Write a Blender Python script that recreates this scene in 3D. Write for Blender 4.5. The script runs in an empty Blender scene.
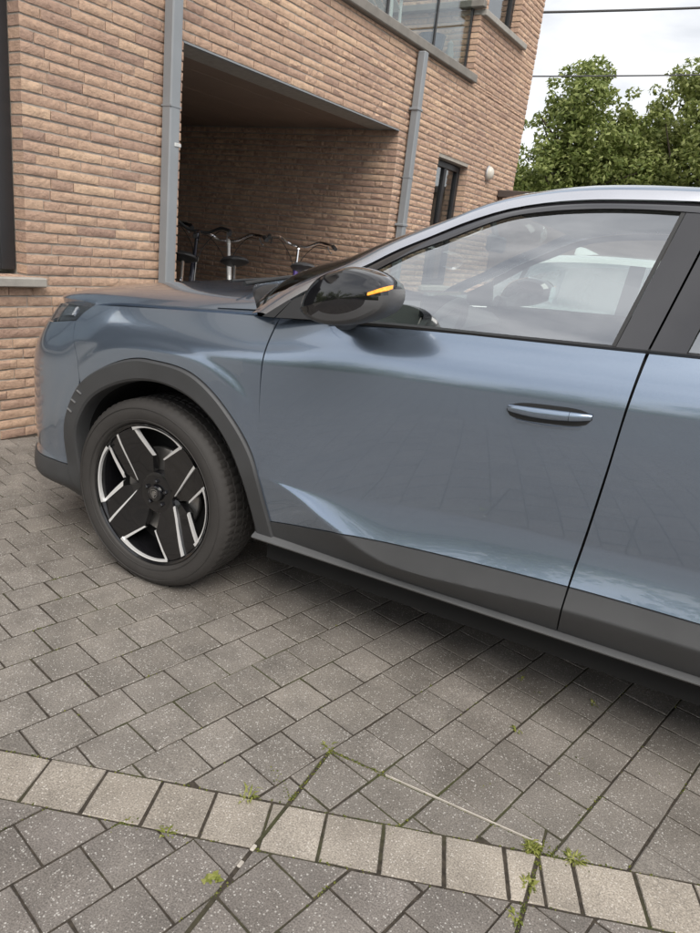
import bpy, math, random
import numpy as np
from mathutils import Vector, Matrix

random.seed(7); np.random.seed(7)
SC = bpy.context.scene
COL = SC.collection
R_ = math.radians

# ------------------------------------------------------------------ camera
CAM_R = Matrix(((0.8337071, -0.2555494, 0.4895171), (0.5409694, 0.2000417, -0.8169060), (0.1108360, 0.9458741, 0.3050206)))
CAM_P = Vector((1.80822, -1.61065, 1.30149))
cd = bpy.data.cameras.new('camera'); cam = bpy.data.objects.new('camera', cd); COL.objects.link(cam)
cd.sensor_fit = 'VERTICAL'; cd.sensor_height = 32.0; cd.lens = 688.0 / 933.0 * 32.0
cd.clip_start = 0.05; cd.clip_end = 2000
cam.matrix_world = Matrix.Translation(CAM_P) @ CAM_R.to_4x4()
SC.camera = cam

# ------------------------------------------------------------------ sky, sun, exposure
SUN_EL, SUN_AZ = R_(50), R_(-42)      # azimuth measured from +X towards +Y
wd = bpy.data.worlds.new('World'); SC.world = wd; wd.use_nodes = True
nt = wd.node_tree; nt.nodes.clear()
def N(t, ty, **k):
    n = t.nodes.new(ty)
    for a, b in k.items(): setattr(n, a, b)
    return n
out = N(nt, 'ShaderNodeOutputWorld'); bg = N(nt, 'ShaderNodeBackground'); bg.inputs[1].default_value = 0.115
sky = N(nt, 'ShaderNodeTexSky', sky_type='NISHITA', sun_disc=False, sun_elevation=SUN_EL, sun_rotation=math.pi/2 - SUN_AZ)
tc = N(nt, 'ShaderNodeTexCoord'); mp = N(nt, 'ShaderNodeMapping'); mp.inputs['Scale'].default_value = (1, 1, 2.6)
n1 = N(nt, 'ShaderNodeTexNoise'); n1.inputs['Scale'].default_value = 2.6; n1.inputs['Detail'].default_value = 7; n1.inputs['Roughness'].default_value = 0.55; n1.inputs['Distortion'].default_value = 0.35
r1 = N(nt, 'ShaderNodeValToRGB'); e = r1.color_ramp.elements
e[0].position = 0.34; e[0].color = (0.54, 0.555, 0.585, 1); e[1].position = 0.58; e[1].color = (1.0, 1.0, 1.0, 1)
mul = N(nt, 'ShaderNodeVectorMath', operation='SCALE'); mul.inputs['Scale'].default_value = 4.7
mixc = N(nt, 'ShaderNodeMix', data_type='RGBA'); mixc.inputs['Factor'].default_value = 0.93
nt.links.new(tc.outputs['Generated'], mp.inputs[0]); nt.links.new(mp.outputs[0], n1.inputs['Vector'])
nt.links.new(n1.outputs['Fac'], r1.inputs[0]); nt.links.new(r1.outputs[0], mul.inputs[0])
nt.links.new(sky.outputs[0], mixc.inputs['A']); nt.links.new(mul.outputs[0], mixc.inputs['B'])
nt.links.new(mixc.outputs['Result'], bg.inputs[0]); nt.links.new(bg.outputs[0], out.inputs[0])
sd = bpy.data.lights.new('sun', 'SUN'); sun = bpy.data.objects.new('sun', sd); COL.objects.link(sun)
sd.energy = 1.5; sd.angle = R_(38); sd.color = (1.0, 0.95, 0.88)
sdir = Vector((math.cos(SUN_EL)*math.cos(SUN_AZ), math.cos(SUN_EL)*math.sin(SUN_AZ), math.sin(SUN_EL)))
sun.rotation_euler = sdir.to_track_quat('Z', 'Y').to_euler(); sun.location = sdir * 30
SC.view_settings.view_transform = 'Standard'; SC.view_settings.look = 'None'
SC.view_settings.exposure = 1.2; SC.view_settings.gamma = 1.0
SC.cycles.max_bounces = 10; SC.cycles.transparent_max_bounces = 16

# ------------------------------------------------------------------ helpers
def proj(p):                     # photograph pixels (700 x 933) of a world point, used only to choose which pieces are large in view
    q = CAM_R.transposed() @ (Vector(p) - CAM_P)
    if q.z > -0.05: return None
    return (350 + 688*q.x/-q.z, 466.5 - 688*q.y/-q.z, -q.z)

def link(o, parent=None):
    COL.objects.link(o)
    if parent is not None: o.parent = parent
    return o
def tag(o, label=None, cat=None, group=None, kind=None):
    if label: o['label'] = label
    if cat: o['category'] = cat
    if group: o['group'] = group
    if kind: o['kind'] = kind
    return o
def empty(name, loc=(0, 0, 0), rz=0.0):
    o = bpy.data.objects.new(name, None); o.empty_display_size = 0.1
    o.location = loc; o.rotation_euler = (0, 0, rz); return link(o)
def mesh(name, V, F, mats, sm=True, ang=32, idx=None):
    m = bpy.data.meshes.new(name); m.from_pydata([tuple(map(float, v)) for v in V], [], [tuple(f) for f in F])
    for a in (mats if isinstance(mats, (list, tuple)) else [mats]): m.materials.append(a)
    if idx is not None: m.polygons.foreach_set('material_index', idx)
    if sm:
        m.shade_smooth(); m.set_sharp_from_angle(angle=R_(ang))
    m.validate(); m.update(); return m
def obj(name, V, F, mats, parent=None, sm=True, ang=32, idx=None):
    return link(bpy.data.objects.new(name, mesh(name, V, F, mats, sm, ang, idx)), parent)

class MB:                        # collects shapes that form ONE piece
    def __init__(s): s.V = []; s.F = []
    def add(s, V, F):
        o = len(s.V); s.V += [tuple(v) for v in V]; s.F += [tuple(i+o for i in f) for f in F]; return s
    def box(s, a, b, bev=0.0):
        x0, y0, z0 = a; x1, y1, z1 = b
        if bev <= 0:
            return s.add([(x0,y0,z0),(x1,y0,z0),(x1,y1,z0),(x0,y1,z0),(x0,y0,z1),(x1,y0,z1),(x1,y1,z1),(x0,y1,z1)],
                         [(0,3,2,1),(4,5,6,7),(0,1,5,4),(1,2,6,5),(2,3,7,6),(3,0,4,7)])
        e = min(bev, (x1-x0)*.45, (y1-y0)*.45, (z1-z0)*.45); V = []; F = []
        import itertools
        ids = {}
        for sx, sy, sz in itertools.product((0, 1), repeat=3):
            for k in range(3):
                ex = 0 if k == 0 else e; ey = 0 if k == 1 else e; ez = 0 if k == 2 else e
                ids[(sx, sy, sz, k)] = len(V)
                V.append((x1-ex if sx else x0+ex, y1-ey if sy else y0+ey, z1-ez if sz else z0+ez))
        g = lambda a, b, c, k: ids[(a, b, c, k)]
        F += [(g(0,0,0,0),g(0,0,1,0),g(0,1,1,0),g(0,1,0,0)), (g(1,0,0,0),g(1,1,0,0),g(1,1,1,0),g(1,0,1,0)),
              (g(0,0,0,1),g(1,0,0,1),g(1,0,1,1),g(0,0,1,1)), (g(0,1,0,1),g(0,1,1,1),g(1,1,1,1),g(1,1,0,1)),
              (g(0,0,0,2),g(0,1,0,2),g(1,1,0,2),g(1,0,0,2)), (g(0,0,1,2),g(1,0,1,2),g(1,1,1,2),g(0,1,1,2))]
        for a, b in itertools.product((0, 1), repeat=2):
            F += [(g(a,b,0,0),g(a,b,1,0),g(a,b,1,1),g(a,b,0,1)), (g(a,0,b,0),g(a,1,b,0),g(a,1,b,2),g(a,0,b,2)), (g(0,a,b,1),g(1,a,b,1),g(1,a,b,2),g(0,a,b,2))]
        for a, b, c in itertools.product((0, 1), repeat=3): F.append((g(a,b,c,0), g(a,b,c,1), g(a,b,c,2)))
        return s.add(V, F)
    def tube(s, pts, rad, n=10, cap=True):
        P = [Vector(p) for p in pts]; m = len(P)
        rr = rad if isinstance(rad, (list, tuple)) else [rad]*m
        V = []; F = []; up = None
        for i in range(m):
            d = (P[min(i+1, m-1)] - P[max(i-1, 0)]).normalized()
            if up is None:
                up = Vector((0, 0, 1)) if abs(d.z) < .9 else Vector((1, 0, 0))
            a = d.cross(up)
            if a.length < 1e-6: a = d.orthogonal()
            a.normalize(); b = a.cross(d).normalized(); up = b
            for k in range(n):
                t = 2*math.pi*k/n; V.append(P[i] + (a*math.cos(t) + b*math.sin(t))*rr[i])
        for i in range(m-1):
            for k in range(n):
                F.append((i*n+k, i*n+(k+1) % n, (i+1)*n+(k+1) % n, (i+1)*n+k))
        if cap: F += [tuple(range(n))[::-1], tuple(range((m-1)*n, m*n))]
        return s.add(V, F)
    def lathe(s, prof, seg=48, axis='y', org=(0, 0, 0), closed=False):
        # prof: (radius, along) pairs
        V = []; F = []; m = len(prof)
        for k in range(seg):
            t = 2*math.pi*k/seg; c_, s_ = math.cos(t), math.sin(t)
            for r, a in prof:
                v = (r*c_, a, r*s_) if axis == 'y' else ((r*c_, r*s_, a) if axis == 'z' else (a, r*c_, r*s_))
                V.append((v[0]+org[0], v[1]+org[1], v[2]+org[2]))
        for k in range(seg):
            k2 = (k+1) % seg
            for i in range(m-1 if not closed else m):
                j = (i+1) % m; F.append((k*m+i, k*m+j, k2*m+j, k2*m+i))
        return s.add(V, F)
    def grid(s, P):              # P[i][j] points
        nu, nv = len(P), len(P[0]); V = [p for r in P for p in r]
        return s.add(V, [(i*nv+j, (i+1)*nv+j, (i+1)*nv+j+1, i*nv+j+1) for i in range(nu-1) for j in range(nv-1)])
    def prism(s, poly, vec):     # 3D polygon extruded along vec
        n = len(poly); v = Vector(vec); P = [Vector(p) for p in poly]
        return s.add(P + [p+v for p in P], [tuple(range(n))[::-1], tuple(range(n, 2*n))] + [(i, (i+1) % n, n+(i+1) % n, n+i) for i in range(n)])
    def xf(s, M):
        s.V = [tuple(M @ Vector(v)) for v in s.V]; return s
    def build(s, name, mats, parent=None, sm=True, ang=32): return obj(name, s.V, s.F, mats, parent, sm, ang)

def spl(*kn):
    xs = [k[0] for k in kn]; ys = [k[1] for k in kn]; n = len(xs)
    d = [(ys[i+1]-ys[i])/(xs[i+1]-xs[i]) for i in range(n-1)]
    m = [d[0]] + [((d[i-1]*(xs[i+1]-xs[i]) + d[i]*(xs[i]-xs[i-1]))/(xs[i+1]-xs[i-1]) if d[i-1]*d[i] > 0 else 0.0) for i in range(1, n-1)] + [d[-1]]
    def f(x):
        if x <= xs[0]: return ys[0] + m[0]*(x-xs[0])*0
        if x >= xs[-1]: return ys[-1]
        i = 0
        while x > xs[i+1]: i += 1
        h = xs[i+1]-xs[i]; t = (x-xs[i])/h; t2 = t*t; t3 = t2*t
        return ys[i]*(2*t3-3*t2+1) + h*m[i]*(t3-2*t2+t) + ys[i+1]*(3*t2-2*t3) + h*m[i+1]*(t3-t2)
    return f
def sst(a, b, x):
    t = max(0.0, min(1.0, (x-a)/(b-a))); return t*t*(3-2*t)
def lerp(a, b, t): return a + (b-a)*t
def pline(pts, sm=True):         # arc-length curve through points, returns f(u)
    P = [Vector(p) for p in pts]; L = [0]
    for i in range(1, len(P)): L.append(L[-1] + (P[i]-P[i-1]).length)
    k = [l/L[-1] for l in L]
    fs = [spl(*[(k[i], P[i][a]) for i in range(len(P))]) for a in range(len(P[0]))]
    def lin(u):
        u = max(0, min(1, u)); i = 0
        while i < len(k)-2 and u > k[i+1]: i += 1
        return P[i].lerp(P[i+1], (u-k[i])/(k[i+1]-k[i]))
    if not sm: return lin
    return lambda u: Vector([f(u) for f in fs])

# ------------------------------------------------------------------ materials
def newmat(name):
    m = bpy.data.materials.new(name); m.use_nodes = True; t = m.node_tree; t.nodes.clear()
    o = N(t, 'ShaderNodeOutputMaterial'); b = N(t, 'ShaderNodeBsdfPrincipled'); t.links.new(b.outputs[0], o.inputs[0])
    return m, t, b
def mk(name, col, rough=.5, metal=0., coat=0., var=.12, scale=6., bump=0., bscale=60., spec=.5, rvar=.06):
    m, t, b = newmat(name)
    tcn = N(t, 'ShaderNodeTexCoord'); nz = N(t, 'ShaderNodeTexNoise'); nz.inputs['Scale'].default_value = scale; nz.inputs['Detail'].default_value = 5
    t.links.new(tcn.outputs['Object'], nz.inputs['Vector'])
    mx = N(t, 'ShaderNodeMix', data_type='RGBA')
    mx.inputs['A'].default_value = (*[c*(1-var) for c in col], 1); mx.inputs['B'].default_value = (*[min(1, c*(1+var)) for c in col], 1)
    t.links.new(nz.outputs['Fac'], mx.inputs['Factor']); t.links.new(mx.outputs['Result'], b.inputs['Base Color'])
    mr = N(t, 'ShaderNodeMapRange'); mr.inputs['To Min'].default_value = max(.01, rough-rvar); mr.inputs['To Max'].default_value = min(1, rough+rvar)
    t.links.new(nz.outputs['Fac'], mr.inputs['Value']); t.links.new(mr.outputs[0], b.inputs['Roughness'])
    b.inputs['Metallic'].default_value = metal; b.inputs['Coat Weight'].default_value = coat; b.inputs['Coat Roughness'].default_value = .02
    b.inputs['Specular IOR Level'].default_value = spec
    if bump:
        n2 = N(t, 'ShaderNodeTexNoise'); n2.inputs['Scale'].default_value = bscale; n2.inputs['Detail'].default_value = 4
        t.links.new(tcn.outputs['Object'], n2.inputs['Vector'])
        bp = N(t, 'ShaderNodeBump'); bp.inputs['Strength'].default_value = bump; bp.inputs['Distance'].default_value = .004
        t.links.new(n2.outputs['Fac'], bp.inputs['Height']); t.links.new(bp.outputs[0], b.inputs['Normal'])
    return m
def glassmat(name, tint, refl=.07, rough=.0, power=4.0):
    m = bpy.data.materials.new(name); m.use_nodes = True; t = m.node_tree; t.nodes.clear()
    o = N(t, 'ShaderNodeOutputMaterial'); tr = N(t, 'ShaderNodeBsdfTransparent'); tr.inputs[0].default_value = (*tint, 1)
    gl = N(t, 'ShaderNodeBsdfGlossy'); gl.inputs['Roughness'].default_value = rough; gl.inputs[0].default_value = (.95, .97, 1, 1)
    lw = N(t, 'ShaderNodeLayerWeight'); lw.inputs['Blend'].default_value = .5
    pw = N(t, 'ShaderNodeMath', operation='POWER'); pw.inputs[1].default_value = power
    ma = N(t, 'ShaderNodeMath', operation='MULTIPLY_ADD'); ma.inputs[1].default_value = 1-refl; ma.inputs[2].default_value = refl
    tcn = N(t, 'ShaderNodeTexCoord'); nz = N(t, 'ShaderNodeTexNoise'); nz.inputs['Scale'].default_value = 3.
    mr = N(t, 'ShaderNodeMapRange'); mr.inputs['To Min'].default_value = .92; mr.inputs['To Max'].default_value = 1.08
    m2 = N(t, 'ShaderNodeMath', operation='MULTIPLY')
    mx = N(t, 'ShaderNodeMixShader')
    t.links.new(lw.outputs['Facing'], pw.inputs[0]); t.links.new(pw.outputs[0], ma.inputs[0])
    t.links.new(tcn.outputs['Object'], nz.inputs['Vector']); t.links.new(nz.outputs['Fac'], mr.inputs['Value'])
    t.links.new(ma.outputs[0], m2.inputs[0]); t.links.new(mr.outputs[0], m2.inputs[1]); t.links.new(m2.outputs[0], mx.inputs[0])
    t.links.new(tr.outputs[0], mx.inputs[1]); t.links.new(gl.outputs[0], mx.inputs[2]); t.links.new(mx.outputs[0], o.inputs[0])
    return m
def randval(t):                  # 0..1 that differs per object and per loose piece
    oi = N(t, 'ShaderNodeObjectInfo'); ge = N(t, 'ShaderNodeNewGeometry')
    a = N(t, 'ShaderNodeMath', operation='ADD'); fr = N(t, 'ShaderNodeMath', operation='FRACT')
    t.links.new(oi.outputs['Random'], a.inputs[0]); t.links.new(ge.outputs['Random Per Island'], a.inputs[1]); t.links.new(a.outputs[0], fr.inputs[0])
    return fr.outputs[0]
def ramp(t, src, stops):
    r = N(t, 'ShaderNodeValToRGB'); cr = r.color_ramp
    while len(cr.elements) < len(stops): cr.elements.new(.5)
    for e_, (p, c) in zip(cr.elements, stops): e_.position = p; e_.color = (*c, 1)
    t.links.new(src, r.inputs[0]); return r.outputs[0]
def noise(t, scale, detail=5, rough=.55, coord='Object', vec=None):
    tcn = N(t, 'ShaderNodeTexCoord'); nz = N(t, 'ShaderNodeTexNoise')
    nz.inputs['Scale'].default_value = scale; nz.inputs['Detail'].default_value = detail; nz.inputs['Roughness'].default_value = rough
    if vec is None:
        ge = N(t, 'ShaderNodeNewGeometry'); vec = ge.outputs['Position'] if coord == 'World' else tcn.outputs[coord]
    t.links.new(vec, nz.inputs['Vector']); return nz.outputs['Fac']
def mixc_(t, fac, a, b, mode='MIX'):
    mx = N(t, 'ShaderNodeMix', data_type='RGBA', blend_type=mode)
    for s_, v in (('A', a), ('B', b)):
        if isinstance(v, tuple): mx.inputs[s_].default_value = (*v, 1)
        else: t.links.new(v, mx.inputs[s_])
    if isinstance(fac, (int, float)): mx.inputs['Factor'].default_value = fac
    else: t.links.new(fac, mx.inputs['Factor'])
    return mx.outputs['Result']
def bump(t, b, h, strength, dist):
    bp = N(t, 'ShaderNodeBump'); bp.inputs['Strength'].default_value = strength; bp.inputs['Distance'].default_value = dist
    t.links.new(h, bp.inputs['Height']); t.links.new(bp.outputs[0], b.inputs['Normal'])

# paint: blue-grey metallic under clear coat
def paintmat(name, c0, c1, metal=.55, rough=.34):
    m, t, b = newmat(name)
    lw = N(t, 'ShaderNodeLayerWeight'); lw.inputs['Blend'].default_value = .35
    fl = noise(t, 900, 2); cc = mixc_(t, lw.outputs['Facing'], c0, c1)
    cc = mixc_(t, .10, cc, ramp(t, fl, [(0.35, (.02, .02, .03)), (.65, (.5, .55, .6))]))
    t.links.new(cc, b.inputs['Base Color'])
    b.inputs['Metallic'].default_value = metal; b.inputs['Roughness'].default_value = rough
    b.inputs['Coat Weight'].default_value = 1.0; b.inputs['Coat IOR'].default_value = 1.65
    dust = noise(t, 5, 6, .6)
    mr = N(t, 'ShaderNodeMapRange'); mr.inputs['To Min'].default_value = .0; mr.inputs['To Max'].default_value = .03
    t.links.new(dust, mr.inputs['Value']); t.links.new(mr.outputs[0], b.inputs['Coat Roughness'])
    return m
M = {}
M['paint'] = paintmat('blue_grey_paint', (.275, .345, .45), (.23, .29, .385), .84, .23)
M['white_paint'] = mk('white_car_paint', (.74, .78, .77), .25, coat=1., var=.03)
M['clad'] = mk('grey_plastic_cladding', (.048, .049, .051), .50, var=.18, bump=.25, bscale=900, scale=9)
M['sillgrey'] = mk('sill_plastic', (.105, .107, .11), .38, var=.15, bump=.15, bscale=700)
M['blackgloss'] = mk('gloss_black_plastic', (.008, .008, .010), .08, coat=1., var=.1)
M['pillar'] = mk('pillar_applique', (.020, .019, .022), .13, coat=1., var=.1)
M['mirror_grey'] = mk('mirror_base_plastic', (.075, .075, .078), .5, bump=.15, bscale=700)
M['blackmatte'] = mk('matt_black_plastic', (.018, .018, .019), .55, bump=.1, bscale=500)
M['void'] = mk('near_black_underside', (.006, .006, .006), .9)  # near-black base for wheel wells, underbody and wheel backing plates
M['rubber'] = mk('tyre_rubber', (.036, .033, .031), .72, var=.25, scale=14, bump=.12, bscale=160)
M['seal'] = mk('rubber_seal', (.012, .012, .013), .5)
M['alloy_black'] = mk('black_alloy', (.006, .006, .007), .22, coat=.6)
M['alloy_silver'] = mk('machined_alloy', (.78, .78, .78), .30, metal=.45, var=.05)
M['chrome'] = mk('chrome', (.75, .76, .78), .08, metal=1., var=.03)
M['satin'] = mk('satin_metal', (.45, .46, .48), .3, metal=.8, var=.06)
M['trim_silver'] = mk('satin_silver_trim', (.58, .59, .63), .26, metal=.9, var=.04)
M['steel'] = mk('brushed_steel', (.35, .34, .33), .4, metal=.9, var=.2, scale=30)
M['interior'] = mk('interior_trim', (.055, .056, .058), .65, bump=.15, bscale=400)
M['interior_light'] = mk('interior_headliner', (.16, .16, .16), .85, bump=.15, bscale=500)
M['glass'] = glassmat('side_glass', (.86, .94, .905), .36)
M['windshield'] = glassmat('windscreen_glass', (.72, .78, .75), .09)
M['house_glass'] = glassmat('window_pane_glass', (.55, .58, .56), .16)
M['balcony_glass'] = glassmat('balustrade_glass', (.80, .85, .83), .10)
M['lamp_glass'] = glassmat('headlamp_glass', (.7, .72, .75), .06)
M['mirror'] = mk('mirror_glass', (.8, .85, .86), .02, metal=1., var=.02)
def amber():
    m, t, b = newmat('amber_indicator_lens')
    c_ = ramp(t, noise(t, 120, 2), [(.3, (.75, .22, .03)), (.7, (1., .45, .10))]); t.links.new(c_, b.inputs['Base Color'])
    b.inputs['Roughness'].default_value = .15; b.inputs['Coat Weight'].default_value = 1
    b.inputs['Emission Color'].default_value = (1., .33, .03, 1); b.inputs['Emission Strength'].default_value = .45
    return m
M['amber'] = amber()

# ------------------------------------------------------------------ THE BLUE CAR (its own axes: x to the rear, y to its right side, z up)
CAR = tag(empty('parked_car', (0, 0, 0), R_(6)), 'blue-grey metallic SUV with black alloy wheel parked nose towards the brick building', 'car')
W = 1.80
def sub(name, V, F, mats, parent, mir=False, sm=True, ang=32, idx=None):
    if mir:
        V = [(v[0], W-v[1], v[2]) for v in V]; F = [tuple(f)[::-1] for f in F]
    return obj(name, V, F, mats, parent, sm, ang, idx)
def subm(mb, name, mat, parent, mir=False, ang=32): return sub(name, mb.V, mb.F, mat, parent, mir, True, ang)

PX = spl((-1.545, -.86), (-1.195, -.85), (-.962, -.815), (-.81, -.755), (-.70, -.68), (-.604, -.60), (-.50, -.50), (-.35, -.35), (0, 0), (1, 1), (2.6, 2.6), (2.9, 2.9), (3.2, 3.195), (3.36, 3.32), (3.57, 3.42), (3.9, 3.46), (4.3, 3.47))
PY = spl((-1.545, .90), (-1.195, .55), (-.962, .32), (-.81, .18), (-.70, .10), (-.604, .047), (-.50, .020), (-.35, .010), (0, .006), (.5, .0), (2.0, .0), (2.6, .008), (2.9, .02), (3.2, .055), (3.36, .155), (3.57, .33), (3.9, .62), (4.3, .90))
def plan(t):
    x, y = PX(t), PY(t); e_ = .004
    dx, dy = PX(t+e_)-PX(t-e_), PY(t+e_)-PY(t-e_); l = math.hypot(dx, dy) or 1
    return x, y, -dy/l, dx/l
ZT = spl((-.6, .975), (-.45, .99), (.045, 1.029), (.38, 1.056), (.468, 1.062), (.68, 1.081), (.84, 1.094), (1.18, 1.112), (1.455, 1.127), (1.64, 1.138), (2.2, 1.165), (3.0, 1.20))
Y0 = spl((-.3, .080), (.2, .090), (.38, .085), (.6, .055), (1.0, .048), (2.5, .050), (3., .06))
PN = spl((.19, .14), (.24, .07), (.27, .018), (.34, -.004), (.40, .006), (.5, 0), (.70, 0), (.79, .012), (.89, .06), (.99, .13), (1.06, .2))
PT = spl((.19, .12), (.28, .03), (.4, 0), (.8, 0), (.95, .03), (1.1, .10), (1.25, .2))
ZC = spl((.5, .566), (.56, .556), (.628, .557), (.806, .568), (1.034, .590), (1.271, .608), (1.459, .613), (1.9, .628), (2.2, .632))
ZW = spl((.5, .560), (.548, .551), (.571, .546), (.644, .522), (.721, .486), (.796, .454), (.893, .419), (.986, .403), (1.071, .404), (1.223, .415), (1.461, .433), (1.82, .438), (2.2, .44))
ZK = spl((.48, .392), (.526, .401), (.661, .426), (.796, .453), (.892, .460), (1.06, .471), (1.212, .480), (1.355, .488), (1.487, .494), (1.8, .499), (2.3, .50))
def archr(x, z, cx): return ((abs(x-cx)/.478)**2.4 + (max(0, z-.36)/.495)**2.4)**(1/2.4)
def offset(t, z):
    zt = ZT(t); hh = .145; h = z-zt
    up = Y0(t)*max(0, min(1.3, (h+hh)/hh))**1.75
    zc, zw = ZC(t), ZW(t); D = (.014*sst(.53, .9, t) + .015*sst(.75, 1.2, t))*(1-sst(1.95, 2.15, t)); Rr = .015*sst(.48, .74, t)*(1-sst(2.0, 2.2, t))
    if z >= zc: low = D*max(0, (.92-z)/(.92-zc))**1.6 if z < .92 else 0
    elif z >= zw: low = lerp(D, -Rr, ((zc-z)/(zc-zw))**1.7)
    else: low = -Rr + (.055+Rr)*max(0, (zw-z)/(zw-.32))**1.2
    wn = 1-sst(-.62, -.22, t); wt = sst(2.75, 3.25, t)
    body = (up+low)*(1-wn)*(1-wt) + PN(z)*wn + PT(z)*wt
    fl = 0
    for cx in (.055, 2.675):
        if abs(t-cx) < .8: fl -= .007*(1-sst(1.07, 1.15, archr(t, z, cx)))*(1-sst(.34, .47, t) if cx < 1 else 1)*(1-.7*wn)
    return body + fl
def side(t, z, ex=0.0):
    x, y, nx, ny = plan(t); o = offset(t, z)+ex; return (x+nx*o, y+ny*o, z)
def panel(fn, nu, nv, hem=.014, ex=0.0):
    V = []; F = []
    for i in range(nu+1):
        for j in range(nv+1):
            t, z = fn(i/nu, j/nv); V.append(side(t, z, ex))
    w = nv+1
    for i in range(nu):
        for j in range(nv): F.append((i*w+j, (i+1)*w+j, (i+1)*w+j+1, i*w+j+1))
    if hem:
        bd = [i*w for i in range(nu+1)] + [nu*w+j for j in range(1, nv+1)] + [i*w+nv for i in range(nu-1, -1, -1)] + [j for j in range(nv-1, 0, -1)]
        o = len(V)
        for b_ in bd:
            i, j = divmod(b_, w); t, z = fn(i/nu, j/nv); V.append(side(t, z, ex+hem))
        n = len(bd)
        for k in range(n): F.append((bd[k], o+k, o+(k+1) % n, bd[(k+1) % n]))
    return V, F
GFRONT = spl((.25, .535), (.33, .520), (.41, .503), (.547, .481), (.745, .463), (.90, .457), (.997, .460), (1.07, .464))
GREAR = spl((.25, 1.469), (.328, 1.475), (.486, 1.484), (.638, 1.497), (.809, 1.510), (1.019, 1.523), (1.134, 1.535), (1.5, 1.62))
GTAIL = spl((.25, 2.08), (.45, 2.09), (.6, 2.13), (.8, 2.22), (1.1, 2.30), (1.3, 2.36))
g_ = .0016
ARCH_O = [(-.372, .235), (-.398, .29), (-.417, .42), (-.402, .562), (-.323, .710), (-.200, .797), (.005, .857), (.197, .841), (.344, .747), (.452, .611), (.505, .435), (.528, .337)]
ARCH_I = [(-.31, .235), (-.335, .315), (-.349, .412), (-.337, .533), (-.27, .654), (-.126, .748), (.054, .786), (.205, .756), (.321, .678), (.402, .559), (.440, .42), (.455, .325)]
ao, ai = pline(ARCH_O), pline(ARCH_I)

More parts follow.
